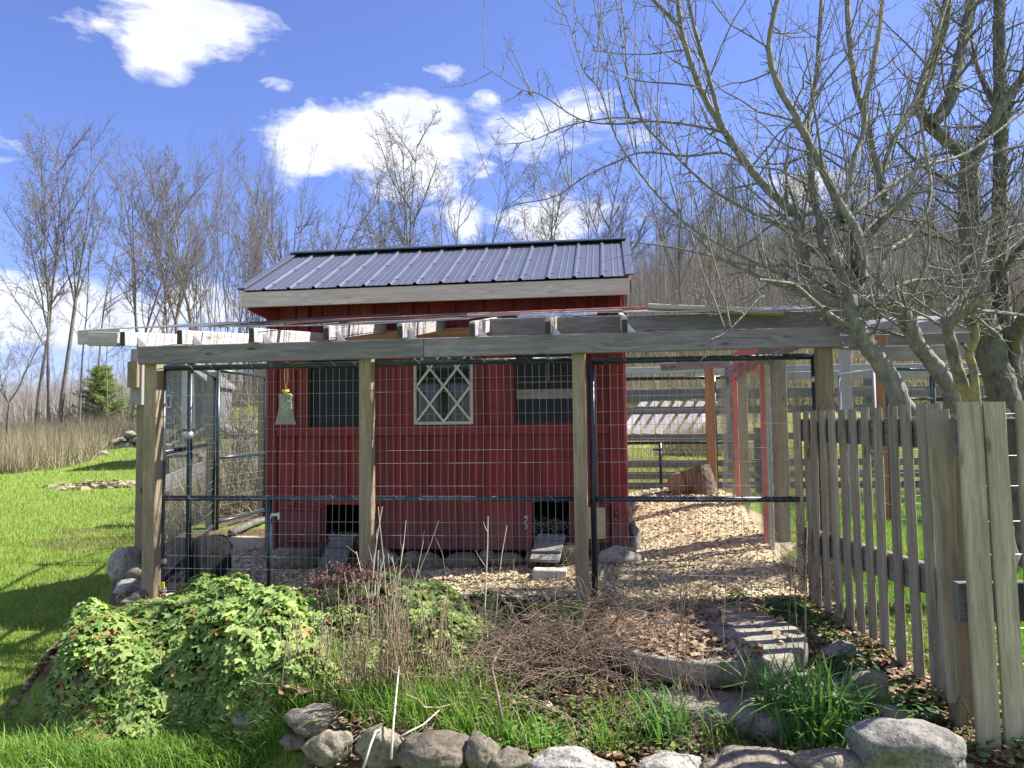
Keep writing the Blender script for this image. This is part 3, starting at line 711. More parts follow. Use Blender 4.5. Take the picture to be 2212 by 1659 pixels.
# corner boards, horizontal rails and window trim
plank('corner_board', M_red, coop, Q(cuL+.045, VS-.012, cz0-.01), Q(cuL+.045, VS-.012, zw1), .10, .024, up=E1)
plank('corner_board', M_red, coop, Q(cuR-.06, VS-.012, cz0-.02), Q(cuR-.06, VS-.012, zw1), .13, .024, up=E1)
plank('corner_board', M_red, coop, Q(cuR+.012, VS+.045, cz0-.02), Q(cuR+.012, VS+.045, zw1-.04), .09, .022, up=E2)
plank('corner_board', M_red, coop, Q(cuL-.012, VS+.045, cz0-.02), Q(cuL-.012, VS+.045, zw1-.04), .09, .022, up=E2)
zr_ = (wL[2]+wR[2])/2-.045
plank('window_rail', M_red, coop, Q(cuL+.1, VS-.022, zr_), Q(cuR-.13, VS-.022, zr_), .085, .018)
for o_ in (wL, wM, wR):
    for uu, s_ in ((o_[0], -1), (o_[1], 1)): plank('window_casing', M_red, coop, Q(uu+s_*.052, VS-.022, zr_+.045), Q(uu+s_*.052, VS-.022, zw1-.1), .10, .018, up=E1)
for o_ in (dL, dR):
    for uu, s_ in ((o_[0], -1), (o_[1], 1)): plank('door_casing', M_red, coop, Q(uu+s_*.028, VS-.026, cz0+.01), Q(uu+s_*.028, VS-.026, o_[3]+.002), .05, .02, up=E1)
    plank('door_casing', M_red, coop, Q(o_[0]-.055, VS-.027, o_[3]+.03), Q(o_[1]+.2, VS-.027, o_[3]+.03), .05, .02)
ud = onv(1240, 1050, VS)[0]
# windows
def win(o_, nm='window', label=None):
    f = MB(); c = Q((o_[0]+o_[1])/2, VS+.0, (o_[2]+o_[3])/2)
    w = link(nm, bpy.data.meshes.new(nm), None, coop, Matrix.Translation(c)); return w
def window(o_, framem, fr, fill, label):
    mb = MB(); u0_, u1_, z0_, z1_ = o_
    mb.box(Q(u0_+fr/2, VS, (z0_+z1_)/2), fr, .03, z1_-z0_, (E1, E2, EZ)); mb.box(Q(u1_-fr/2, VS, (z0_+z1_)/2), fr, .03, z1_-z0_, (E1, E2, EZ))
    mb.box(Q((u0_+u1_)/2, VS, z0_+fr/2), u1_-u0_-2*fr, .028, fr, (E1, E2, EZ)); mb.box(Q((u0_+u1_)/2, VS, z1_-fr/2), u1_-u0_-2*fr, .028, fr, (E1, E2, EZ))
    w = mb.build('window', framem, coop); w['label'] = label
    m2 = MB(); m2.box(Q((u0_+u1_)/2, VS+.022, (z0_+z1_)/2), u1_-u0_-fr, .004, z1_-z0_-fr, (E1, E2, EZ)); m2.build('pane', fill, w)
    return w
w1 = window(wL, M_screw, .012, M_screen, 'dark screened window at the left of the coop')
w2 = window(wM, M_white, .026, M_glass, 'old white window with diamond lattice over dark glass')
w3 = window(wR, M_screw, .012, M_screen, 'dark screened window at the right with a pale sill board inside')
u0_, u1_, z0_, z1_ = wM; u0_ += .026; u1_ -= .02; z0_ += .026; z1_ -= .026
hw = u1_-u0_; hh = z1_-z0_; cell = hw/2.0; ch_ = cell*1.28
def clip(a, b):   # clip a lattice strip to the frame
    (x0, y0), (x1, y1) = a, b; t0, t1 = 0.0, 1.0; dx_, dy_ = x1-x0, y1-y0
    for p_, q_ in ((-dx_, x0-u0_), (dx_, u1_-x0), (-dy_, y0-z0_), (dy_, z1_-y0)):
        if p_ == 0: continue
        r_ = q_/p_
        if p_ < 0: t0 = max(t0, r_)
        else: t1 = min(t1, r_)
    return None if t0 >= t1 else ((x0+dx_*t0, y0+dy_*t0), (x0+dx_*t1, y0+dy_*t1))
for k in range(-4, 7):
    for s_, vv in ((1, -.004), (-1, -.009)):
        a = (u0_-3*cell, z0_+k*ch_-(3*ch_ if s_ > 0 else -3*ch_)); b = (u0_+5*cell, a[1]+s_*8*ch_)
        c_ = clip(a, b)
        if c_ and math.hypot(c_[1][0]-c_[0][0], c_[1][1]-c_[0][1]) > .03:
            plank('lattice_strip', M_white, w2, Q(c_[0][0], VS+vv, c_[0][1]), Q(c_[1][0], VS+vv, c_[1][1]), .021, .005, up=EZ, ch=.001)
zz = onv(1180, 851, VS)[1]; plank('sill_board', M_beam, w3, Q(wR[0]+.01, VS+.012, zz), Q(wR[1]-.01, VS+.012, zz), .085, .01)
zz = onv(1180, 825, VS)[1]; plank('glazing_bar', M_paddock, w3, Q(wR[0]+.01, VS+.01, zz), Q(wR[1]-.01, VS+.01, zz), .016, .012)
uu = WU(1186); plank('glazing_bar', M_paddock, w3, Q(uu, VS+.008, zz+.01), Q(uu, VS+.008, wR[3]-.02), .022, .012, up=E1)
# things seen dimly behind the lattice glass
# pop doors: an open leaf each, a dark hole with straw, a cleated ramp
def leaf_door(u0_, u1_, z0_, z1_, mface, label, v=-.055):
    c = Q((u0_+u1_)/2, VS+v, (z0_+z1_)/2); d_ = plank('pop_door', M_red, coop, Q(u0_, VS+v, (z0_+z1_)/2), Q(u1_, VS+v, (z0_+z1_)/2), z1_-z0_, .018, label=label)
    plank('door_panel', mface, d_, Q(u0_+.03, VS+v-.012, (z0_+z1_)/2), Q(u1_-.03, VS+v-.012, (z0_+z1_)/2), z1_-z0_-.06, .012)
    for (a, b) in ((Q(u0_, VS+v-.014, z0_+.012), Q(u1_, VS+v-.014, z0_+.012)), (Q(u0_, VS+v-.014, z1_-.012), Q(u1_, VS+v-.014, z1_-.012))): plank('door_rail', M_red, d_, a, b, .025, .02)
    return d_
def O_(px0, px1, py0, py1, v):
    a = onv((px0+px1)/2, py1, VS+v)[1]; b = onv((px0+px1)/2, py0, VS+v)[1]; return onv(px0, 1120, VS+v)[0], onv(px1, 1120, VS+v)[0], a, b
leaf_door(*O_(604, 692, 1096, 1171, -.055), M_red, 'red pop door leaf folded open at the left')
leaf_door(*O_(1238, 1315, 1088, 1171, -.055), M_ply, 'pop door leaf with bare plywood face folded open at the right')
def ramp(name, px0, py0, px1, py1, w_, n, v1, label, mm):
    a = Q(onv(px0, py0, VS-.03)[0], VS-.03, onv(px0, py0, VS-.03)[1]); u1_, z1_ = onv(px1, py1, v1); b = Q(u1_, v1, max(z1_, .02))
    e = empty(name, b, label, 'ramp'); nrm = (b-a).cross(E1).normalized()
    plank('ramp_board', mm, e, a, b, w_, .025, up=E1)
    for k in range(n):
        c = a.lerp(b, (k+.5)/n)-nrm*.0+EZ*.022; plank('cleat', mm, e, c-E1*w_*.5, c+E1*w_*.5, .02, .03)
    return e
ramp('coop_ramp', 742, 1160, 712, 1236, .22, 4, .78, 'short grey cleated ramp below the left pop door', M_rail)
ramp('coop_ramp', 1192, 1156, 1176, 1212, .24, 2, .86, 'worn plank ramp below the right pop door', M_rail)
u_, z_ = onv(1188, 1214, .74); e = plank('wood_step', M_pale, None, Q(u_-.13, .74, .05), Q(u_+.13, .74, .05), .09, .14); tag(e, 'sunlit pale wood block at the foot of the right ramp', 'wood block')
np.random.seed(3)
for o_ in (dL, dR):
    n = 260; pos = np.array([Q(random.uniform(o_[0], o_[1]), VS+random.uniform(-.03, .25), o_[2]+random.uniform(0, .05)+ (.1*random.random() if o_ is dR else 0)) for _ in range(n)])
    bV = np.array([[-.5, -.04, 0], [.5, -.04, 0], [.5, .04, 0], [-.5, .04, 0]]); V, Fc = scatter(bV, np.array([[0, 1, 2, 3]]), pos, rots(n, tilt=np.random.rand(n)*.9), .05+.04*np.random.rand(n))
    nobj('straw', V, Fc, M_straw, coop)['kind'] = 'stuff'
for (px, py, m_) in ((1136, 1130, M_galv), (1330, 1120, M_screw), (603, 1130, M_screw)):
    u_, z_ = onv(px, py, VS-.05); mb = MB(); pts = [Q(u_+.012*math.sin(k*1.1), VS-.05, z_+.05-k*.011) for k in range(10)]; mb.tube(pts, .006, 6); mb.box(Q(u_, VS-.04, z_+.05), .03, .01, .02, (E1, E2, EZ)); mb.build('latch_hook', m_, coop)
# roof
def roofside(sgn):
    # ribbed steel sheets with a high rib every 23 cm and two low stiffening ribs between
    n_p = 4; tot = euR-euL; rib = tot/15.0
    prof = []
    for k in range(15):
        x = k*rib
        prof += [(x-.020 if k else x, 0), (x-.009 if k else x, .016), (x+.009, .016), (x+.020, 0), (x+rib*.36, 0), (x+rib*.38, .003), (x+rib*.42, .003), (x+rib*.44, 0), (x+rib*.60, 0), (x+rib*.62, .003), (x+rib*.66, .003), (x+rib*.68, 0)]
    prof.append((tot, 0))
    vE = VE-.03 if sgn < 0 else 2*VR-VE+.03
    zE = ce_t-.005
    nrm = (EZ*1.0+E2*sgn*RS).normalized()
    chunk = [0, 47, 95, 143, len(prof)-1]
    for c in range(4):
        pr = prof[chunk[c]:chunk[c+1]+1]; mb = MB(); vs = []
        for (x, h) in pr:
            for (v_, z_) in ((vE, zE), (VR-sgn*-.0, zrg)):
                for th in (0, -.003): vs.append(Q(euL+x, v_, z_)+nrm*(h+th+.002*c))
        fs = []
        for i in range(len(pr)-1):
            b = i*4; fs += [(b, b+4, b+6, b+2), (b+1, b+3, b+7, b+5), (b, b+1, b+5, b+4)]
        mb.add(vs, fs); sh = mb.build('roof_sheet', M_roof, coop)
        if sgn < 0:
            mb = MB()
            for (x, h) in pr:
                if h > .015:
                    for tt in (.12, .5, .88):
                        p = Q(euL+x+.03, vE+(VR-vE)*tt, zE+(zrg-zE)*tt)+nrm*.004; mb.tube([p, p+nrm*.006], .006, 5)
            o = mb.build('screws', M_screw, sh); o['kind'] = 'stuff'
roofside(-1); roofside(1)
for s_ in (-1, 1):
    mb = MB(); a = Q(euL-.01, VR, zrg+.035); b = Q(euR+.01, VR, zrg+.035); c = E2*s_*.13-EZ*.045
    mb.add([a, b, b+c, a+c, a-EZ*.006, b-EZ*.006, b+c-EZ*.012, a+c-EZ*.012], [(0, 1, 2, 3), (7, 6, 5, 4), (3, 2, 6, 7), (0, 3, 7, 4), (1, 5, 6, 2)]); mb.build('ridge_cap', M_roofd, coop)
for uu in (euL+.012, euR-.0):
    for s_ in (-1, 1):
        vE = VE-.03 if s_ < 0 else 2*VR-VE+.03
        plank('rake_trim', M_roof, coop, Q(uu, vE, ce_t+.012), Q(uu, VR, zrg+.022), .012, .07, ch=.002)
        plank('barge_board', M_red, coop, Q(uu-.0, vE+.05, ce_t-.08), Q(uu, VR, zrg-.07), .11, .022)
fz = (ce_t+ce_b)/2
plank('fascia', M_fascia, coop, Q(euL, VE, fz-.012), Q(euR, VE, fz-.008), ce_t-ce_b-.01, .03, ch=.003)
plank('fascia', M_fascia, coop, Q(euL, 2*VR-VE, fz-.012), Q(euR, 2*VR-VE, fz-.008), ce_t-ce_b-.01, .03, ch=.003)
plank('soffit', M_red, coop, Q((euL+euR)/2, VE+.02, ce_t-.045), Q((euL+euR)/2, VS-.03, ce_t-.045+.1), euR-euL-.05, .012, up=E1)
for s_, uu in ((-1, euL+.07), (1, euR-.07)):
    plank('soffit_return', M_red, coop, Q(uu, VE+.02, ce_b+.03), Q(uu-(.14 if s_ < 0 else -.0)*-1, VS-.01, ce_b-.06), .12, .02)

# hanging fly trap
ft_u, ft_z = onv(617, 845, .62)
trap = empty('fly_trap', Q(ft_u, .62, ft_z-.3), 'clear bag fly trap with yellow cap hanging by a string left of the coop window', 'fly trap')
mb = MB(); top = onv(615, 786, .62)[1]
mb.tube([Q(ft_u, .62, ft_z), Q(ft_u-.012, .62, (ft_z+top)/2), Q(ft_u-.005, .62, top+.15)], .0035, 5); mb.tube([Q(ft_u, .62, ft_z), Q(ft_u+.02, .615, ft_z+.09), Q(ft_u+.012, .62, top+.15)], .0035, 5); mb.build('string', M_string, trap)
mb = MB(); mb.tube([Q(ft_u, .62, ft_z-.035), Q(ft_u, .62, ft_z-.005), Q(ft_u, .62, ft_z-.004), Q(ft_u, .62, ft_z+.014)], [.016, .017, .029, .027], 14); mb.build('cap', M_yellow, trap)
def bag(name, m, z0_, z1_, k, s):
    prof = [(0, .045), (.06, .062), (.2, .055), (.45, .058), (.75, .072), (1.0, .092)]; mb = MB(); rows = []
    for tt, hw in prof:
        z_ = z1_+(z0_-z1_)*tt; th = .02*(1-tt)+.004; ring = []
        for a in range(12):
            an = 2*math.pi*a/12; zz = z_+(.030*math.cos(an*1)**2*-1 if tt > .9 else 0)+(.022 if tt > .9 else 0); ring.append(Q(ft_u+hw*s*math.cos(an), .62+th*math.sin(an), zz+random.uniform(-.002, .002)))
        rows.append(ring)
    vs = [p for r_ in rows for p in r_]; fs = [(i*12+j, i*12+(j+1) % 12, (i+1)*12+(j+1) % 12, (i+1)*12+j) for i in range(len(rows)-1) for j in range(12)]
    fs += [tuple(range(11, -1, -1)), tuple(range((len(rows)-1)*12, len(rows)*12))]; mb.add(vs, fs); mb.build(name, m, trap, smooth=False)
bag('bag', M_bagglass, ft_z-.27, ft_z-.02, 1, 1.0); bag('bait', M_bagfill, ft_z-.255, ft_z-.075, 1, .86)

# ------------------------------------------------------------------ stones
def ico(sub):
    bm = bmesh.new(); bmesh.ops.create_icosphere(bm, subdivisions=sub, radius=1); bm.verts.ensure_lookup_table()
    V = np.array([v.co[:] for v in bm.verts]); Fc = np.array([[v.index for v in f.verts] for f in bm.faces]); bm.free(); return V, Fc
IV4, IF4 = ico(4); IV3, IF3 = ico(3)
def stone(name, c, size, label, m=M_rock, group=None, seed=0, blocky=.5, parent=None, hi=False, yaw=0, cat='stone'):
    V, Fc = (IV4, IF4) if hi else (IV3, IF3); rs = random.Random(seed*7+3); off = Vector((rs.random()*50, rs.random()*50, rs.random()*50))
    pl = [Vector((rs.gauss(0, 1), rs.gauss(0, 1), rs.gauss(0, 1))).normalized() for _ in range(11)]; pd = [rs.uniform(.55, .92) for _ in pl]
    out = np.empty_like(V)
    for i, v in enumerate(V):
        d_ = Vector(v); r_ = 1.0
        for n_, q_ in zip(pl, pd):
            dd = d_.dot(n_)
            if dd > .25: r_ = min(r_, q_/dd+.06)
        r_ = r_*blocky+(1-blocky)+.20*mnoise.noise(d_*1.6+off)+.07*mnoise.noise(d_*5+off)+.03*mnoise.noise(d_*14+off)+.02*abs(mnoise.noise(d_*9+off))
        out[i] = d_*r_
    out *= np.array(size)[None]/2
    cy, sy = math.cos(yaw), math.sin(yaw); out = out @ np.array([[cy, sy, 0], [-sy, cy, 0], [0, 0, 1]])
    me = npmesh(name, out, Fc, True)
    o = link(name, me, m, parent, Matrix.Translation(Vector(c))); 
    if parent is None: tag(o, label, cat, group)
    return o
# border of the planting bed along the bottom of the picture: px, py of centre, width px, height px, Y
border = [
 (545, 1556, 92, 46, 3.62, 0, 'flat grey border stone in the grass right of the geranium mound'),
 (668, 1562, 104, 66, 3.42, 0, 'rounded pale border stone below the dead stalks'),
 (640, 1604, 70, 40, 3.4, 0, 'small sunken stone under the rounded pale border stone'),
 (703, 1622, 96, 92, 3.16, 0, 'brown upright border stone second from the left at the grass edge'),
 (738, 1566, 60, 44, 3.5, 0, 'small brown stone tucked right of the rounded pale border stone'),
 (818, 1618, 112, 84, 3.1, 0, 'broad shaded border stone left of the big smooth boulder'),
 (940, 1628, 150, 86, 3.02, 0, 'big smooth pale boulder in the middle of the bed border'),
 (1042, 1622, 70, 76, 3.0, 0, 'small brown rounded border stone right of the big smooth boulder'),
 (1106, 1650, 84, 60, 2.95, 0, 'grey border stone at the bottom right of the small brown one'),
 (1238, 1652, 150, 62, 2.92, 1, 'wide speckled border stone below the dry twig tangle'),
 (1456, 1655, 130, 54, 2.9, 1, 'pale rounded border stone below the small weeds'),
 (1545, 1662, 60, 40, 2.9, 0, 'little grey stone between the two pale border stones'),
 (1640, 1654, 200, 56, 2.85, 0, 'long pale border stone below the strap-leaved clump'),
 (1812, 1650, 150, 60, 2.8, 0, 'dark dappled border stone left of the big angular rock'),
 (1972, 1622, 215, 128, 2.75, 1, 'big angular pale granite rock at the foot of the picket fence'),
 (1884, 1488, 92, 76, 3.35, 0, 'leaning shaded stone between the strap leaves and the picket fence'),
 (1935, 1548, 66, 36, 3.15, 0, 'small flat stone below the leaning shaded stone'),
 (1822, 1408, 70, 40, 3.9, 1, 'light flat stone against the foot of the pickets beside the millstone')]
for i, (px, py, w_, h_, Y, pale, lab) in enumerate(border):
    c = P(px, py+(14 if i > 5 and i < 15 else 4), Y); s_ = Y/F
    stone('border_stone', (c.x, Y+.05, c.z), (w_*s_*1.12, max(w_*s_*.8, .14), h_*s_*1.05), lab, M_rockw if pale else M_rock, None, 11+i, 1.15 if i == 14 else .95 if i in (3, 14, 0, 5) else .72, hi=True, yaw=random.uniform(-.3, .3))
for i, (px, py, w_, h_, Y, lab) in enumerate([
 (262, 1222, 52, 62, 6.1, 'pale upright stone leftmost beside the rear left post'), (300, 1240, 50, 42, 5.75, 'rounded brown stone tight against the front left corner post'),
 (288, 1203, 60, 34, 6.7, 'low grey stone behind the other corner stones on the lawn'), (288, 1268, 72, 40, 5.7, 'flat blue grey stone low beside the front left corner post'), (302, 1300, 46, 46, 5.5, 'dark lowest stone in the pile at the front left corner post')]):
    c = P(px, py, Y); s_ = Y/F; stone('corner_stone', (c.x, Y, c.z), (w_*s_*1.1, w_*s_, h_*s_*1.2), lab, M_rockw if i in (0, 3) else M_rock, 'stones at the left corner of the run', 60+i, .7, hi=True)
labs = ['long low stone under the left pop door leaf', 'grey stone just right of the third picture post base', None, None, None, None, None, None, 'small stone left of the right ramp', 'stone right of the right ramp', 'big rough stone under the right corner of the coop', 'tall stone standing beside the right corner of the coop']
row = [(633, 1222, 90, 32, 1.1), (832, 1215, 54, 52, 1.12), (888, 1212, 42, 34, 1.15), (928, 1220, 62, 42, 1.1), (1000, 1216, 72, 36, 1.15), (1052, 1206, 36, 26, 1.2), (1092, 1210, 68, 26, 1.15), (785, 1216, 60, 36, 1.2), (1150, 1203, 28, 32, 1.1), (1232, 1200, 60, 42, 1.1), (1340, 1208, 82, 48, 1.08), (1368, 1166, 30, 70, 1.45), (700, 1222, 70, 30, 1.25)]
for i, (px, py, w_, h_, v_) in enumerate(row):
    u_, z_ = onv(px, py, v_); s_ = (5.2+v_)/F
    lab = labs[i] if i < len(labs) and labs[i] else 'dull grey fieldstone in the row under the front wall of the coop'
    stone('foundation_stone', Q(u_, v_+.02, z_), (w_*s_*1.15, .24, h_*s_*1.25), lab, M_rockw if i in (10, 11) else M_rock, 'fieldstones under the coop', 90+i, .6)
for k in range(10):   # under the other sides
    p = Q(cuL+.1+k*.35, VS+DEP-.1, .1); stone('foundation_stone', p, (.3, .3, .3), 'dull grey fieldstone under the rear wall of the coop', M_rock, 'fieldstones under the coop', 130+k, .6) if k % 3 == 0 else None

# millstones
def disc(name, c, r_, z0_, z1_, label, seed, m):
    n = 96; V = []; prof = [(0.0, z1_), (.35, z1_), (.7, z1_), (.96, z1_-.001), (.985, z1_-.004), (.998, z1_-.012), (1.0, (z0_+z1_)/2), (.99, z0_+.01), (.9, z0_)]
    for k, (q, z_) in enumerate(prof):
        for a in range(n):
            th = 2*math.pi*a/n; rr = r_*q*(1+.012*mnoise.noise(Vector((math.cos(th)*2.5, math.sin(th)*2.5, seed)))+(.006*mnoise.noise(Vector((math.cos(th)*14, math.sin(th)*14, seed+k*.4)))))
            x, y = c[0]+rr*math.cos(th), c[1]+rr*math.sin(th); V.append((x, y, z_+.004*mnoise.noise(Vector((x*9, y*9, 1)))))
    Fq = [(i*n+j, i*n+(j+1) % n, (i+1)*n+(j+1) % n, (i+1)*n+j) for i in range(len(prof)-1) for j in range(n)]
    o = nobj(name, V, Fq, m, None, (c[0], c[1], z0_), True); return tag(o, label, 'millstone')
mc = P(1506, 1374, 4.06); st = disc('millstone', (mc.x, 4.06), .555, .0, .124, 'thick round granite millstone lying on top, with twigs and fence shadows on it', 1.0, M_mill)
disc('millstone', (mc.x+.13, 3.74), .54, -.16, -.02, 'lower dark millstone poking out in front of the upper one', 5.0, M_mill)
hp = P(1537, 1409, 3.62); hp.z = .124
mb = MB(); mb.tube([hp+Vector((.038*math.cos(a), .038*math.sin(a), 0)) for a in np.linspace(0, 6.28, 16)], .006, 6, False); mb.build('eye_ring', M_screw, st)
mb = MB(); mb.tube([hp-EZ*.01, hp+EZ*.0015], .017, 12); mb.build('eye', M_black, st)
c_ = P(1500, 1303, 4.75); stone('flat_slab', (c_.x, 4.75, .02), (.6, .22, .09), 'low stone slab behind the upper millstone by the wire', M_rock, None, 201, .8)

# stump and log
def stump(name, base, r1, r2, h, label, lying=False, ax=None):
    n = 40; V = []; ax = (ax or EZ).normalized(); a = ax.orthogonal().normalized(); b = ax.cross(a); rows = 10
    for k in range(rows+1):
        q = k/rows; rr = r1+(r2-r1)*q
        for j in range(n):
            th = 2*math.pi*j/n; nn = mnoise.noise(Vector((math.cos(th)*3.5, math.sin(th)*3.5, q*1.1+r1*9))); rg = abs(math.sin(th*9+nn*5))
            V.append(tuple(Vector(base)+ax*(h*q)+(a*math.cos(th)+b*math.sin(th))*rr*(1+.08*nn+.05*rg)))
    Fq = [(i*n+j, i*n+(j+1) % n, (i+1)*n+(j+1) % n, (i+1)*n+j) for i in range(rows) for j in range(n)]
    e = empty(name, base, label, 'log'); nobj('bark', V, Fq, M_bk, e, smooth=False)
    for q, s_ in ((0, 1), (rows, 1)):
        mb = MB(); ring = [V[q*n+j] for j in range(n)]; c = Vector(base)+ax*(h*q/rows); mb.add([tuple(Vector(v)*1.0+(ax*.002*(1 if q else -1))) for v in ring], [tuple(range(n)) if q else tuple(range(n-1, -1, -1))]); mb.build('sawn_face', M_cut, e)
    return e
M_bk = bark('furrowed_log_bark', (.15, .11, .08), (.27, .21, .16), .5)
M_cut = wood('sawn_end_grain', (.30, .235, .17), (.18, .125, .085), .1)
M_cutd = plain('brown_sawn_face', (.16, .075, .05), .9, .2)
sp = P(1513, 1068, 8.3); g_ = gz(sp.x, 8.3)
stump('tree_stump', (sp.x+.05, 8.3, g_-.05), .155, .165, .34, 'short upright log with deeply furrowed bark standing on the chip mound', ax=Vector((-.28, .26, 1)))
lp = P(1463, 1056, 8.5); g_ = gz(lp.x, 8.5)
stump('fallen_log', (lp.x-.03, 8.35, g_+.10), .115, .12, .35, 'log lying with its brown sawn end forward left of the stump', ax=Vector((.35, 1, 0)))

# half buried tyre
def tyre():
    c = Q(onv(455, 1240, .42)[0], .42, .035); V = []; n = 72; m_ = 20
    ax = Vector((-.90, -.42, .0)).normalized(); a = ax.cross(EZ).normalized(); b = a.cross(ax).normalized() if False else EZ
    wd = .115
    for i in range(n):
        th = 2*math.pi*i/n; rd = a*math.cos(th)+b*math.sin(th)
        sec = [(.165, -.085), (.17, -.10), (.22, -.118), (.30, -.122), (.345, -.105), (.362, -.085), (.368, -.06), (.362, -.052), (.368, -.044), (.370, -.012), (.363, -.004), (.363, .004), (.370, .012), (.368, .044), (.362, .052), (.368, .06), (.362, .085), (.345, .105), (.30, .122), (.22, .118), (.17, .10), (.165, .085), (.18, .08), (.30, .09), (.335, .05), (.335, -.05), (.30, -.09), (.18, -.08)]
        for q, s_ in sec:
            k = -.006 if (q > .34 and i % 2 and abs(s_) > .06) else 0
            V.append(tuple(c+rd*({.165: .215, .17: .22, .18: .23}.get(q, q)*.96+k)+ax*s_*1.12))
    m_ = 28; Fq = [(i*m_+j, i*m_+(j+1) % m_, ((i+1) % n)*m_+(j+1) % m_, ((i+1) % n)*m_+j) for i in range(n) for j in range(m_)]
    o = nobj('tyre', V, Fq, M_rubber, None, tuple(c), True); tag(o, 'black rubber tyre half buried upright in the shaded left end of the run', 'tyre')
tyre()
# dark poles on the ground behind the tyre
for i, (a, b, r_, lab) in enumerate([((365, 1160), (572, 1128), .035, 'dark pole lying lowest across the left end of the run'), ((380, 1140), (500, 1112), .03, 'dark pole lying behind the tyre towards the rear post'), ((500, 1160), (580, 1128), .045, 'thick dark log lying between the tyre and the coop')]):
    A = unp(*a); B = unp(*b); mb = MB(); mb.tube([A+EZ*r_, (A+B)/2+EZ*(r_+.02), B+EZ*r_], [r_, r_*.9, r_*.7], 10)
    o = mb.build('ground_pole', M_apple2, smooth=True); tag(o, lab, 'pole')

# ------------------------------------------------------------------ picket fence
FX = 1.94
fence = empty('picket_fence', (FX, 4, 0), 'weathered grey picket fence with mismatched boards turning a corner at the right', 'fence')
pk = [(1719, 5.05, .13), (1738, 4.90, .07), (1757, 4.76, .09), (1775, 4.63, .085), (1796, 4.50, .09), (1819, 4.36, .09), (1843, 4.22, .085), (1868, 4.08, .085), (1896, 3.93, .09), (1927, 3.78, .09), (1960, 3.645, .09), (1995, 3.51, .09), (2014, 3.40, .10)]
for i, (px, Y, w_) in enumerate(pk):
    top = P(px, 890-(px-1719)*.062+random.uniform(-2, 2), Y); w_ = w_*.82 if px < 2010 else .085; zb_ = gz(FX-.1, Y)+(.02 if i < 10 else .0)
    lean = random.uniform(-.012, .012)+(.02 if Y < 3.7 else 0); bow = random.uniform(-.004, .004)
    plank('picket', M_picket, fence, (FX+lean*.4+bow, Y-lean, zb_+ (.04*random.random())), (FX+bow, Y, top.z), w_, .019, up=(0, 1, 0))
plank('picket', M_picket, fence, P(2072, 1516, 3.2), P(2024, 884, 3.24), .098, .022, up=(1, 0, 0))
for (a, b, Y, w_) in (((2141, 1700), (2092, 868), 3.0, .095), ((2201, 1700), (2145, 868), 3.0, .088), ((2262, 1700), (2218, 866), 3.02, .095)):
    plank('picket', M_picket, fence, P(a[0], a[1], Y), P(b[0], b[1], Y), w_, .022, up=(1, 0, 0))
for k in range(6):
    x = P(2218, 900, 3.0).x+.13*(k+1); plank('picket', M_picket, fence, (x+.03, 3.0+.01*k, -.25), (x, 3.0+.01*k, 1.3), .09, .022, up=(1, 0, 0))
a = P(2079, 1640, 3.22); b = P(2065, 905, 3.26); plank('post', M_post, fence, (a.x+.012, 3.22, -.4), (b.x, 3.25, 1.24), .092, .09, up=(1, 0, 0))
plank('post', M_post, fence, (FX+.1, 5.0, -.1), (FX+.1, 5.0, 1.2), .09, .09, up=(1, 0, 0))
plank('post', M_post, fence, (3.7, 3.2, -.3), (3.7, 3.2, 1.24), .09, .09, up=(1, 0, 0))
plank('rail', M_rail, fence, (FX+.035, 3.24, 1.178), (FX+.035, 5.1, 1.178), .148, .04)
plank('rail', M_rail, fence, (FX+.035, 3.24, .49), (FX+.035, 5.1, .45), .145, .04)
plank('rail', M_rail, fence, (P(2042, 940, 3.15).x, 3.09, 1.168), (4.2, 3.12, 1.155), .155, .04)
plank('rail', M_rail, fence, (P(2046, 1280, 3.15).x, 3.09, .49), (4.2, 3.12, .485), .16, .04)
mb = MB()
for z_ in (1.26, 1.08, .95, .8, .66, .5, .35, .2, .08):
    mb.tube([(FX+.062, 5.1, z_), (FX+.062, 4.1, z_-.01), (FX+.062, 3.2, z_), (3.0, 3.145, z_+.01), (4.2, 3.14, z_)], .0014, 3, False)
for k in range(9): mb.tube([(2.25+.2*k, 3.143, 0), (2.25+.2*k, 3.143, 1.27)], .0013, 3, False)
o = mb.build('wire_netting', M_wire, fence); o['kind'] = 'stuff'
mb = MB(); p0 = P(2056, 1580, 3.15)
mb.tube([P(2075, 1500, 3.14), P(2062, 1530, 3.14), P(2066, 1570, 3.14), P(2085, 1600, 3.13), P(2092, 1540, 3.13), P(2080, 1510, 3.14)], .003, 5); o = mb.build('vine', M_twigd, fence)

# ------------------------------------------------------------------ paddock fence and structures behind
pf = empty('board_fence', P(1500, 1050, 11.0), 'grey four board paddock fence crossing behind the chip mound', 'fence')
for (y0, y1, hgt) in ((938, 953, .10), (995, 1009, .10), (1021, 1036, .105), (1044, 1059, .10)):
    za = P(1360, (y0+y1)/2, 11.0).z; zb_ = P(1600, (y0+y1)/2-2, 11.0).z; zm_ = (za+zb_)/2
    for k in range(4):
        x0 = 1.1+k*2.6; plank('rail', M_paddock, pf, (x0, 11.15-x0*.03, zm_+random.uniform(-.008, .008)), (x0+2.59, 11.15-(x0+2.59)*.03, zm_+random.uniform(-.008, .008)), hgt, .035)
for k in range(5): plank('post', M_paddock, pf, (1.1+k*2.6, 11.22-k*.07, 0), (1.1+k*2.6, 11.22-k*.07, 1.15), .12, .12, up=(1, 0, 0))
bf = empty('tall_board_fence', P(1500, 1000, 14.5), 'taller grey board fence behind the paddock fence with wide gaps', 'fence')
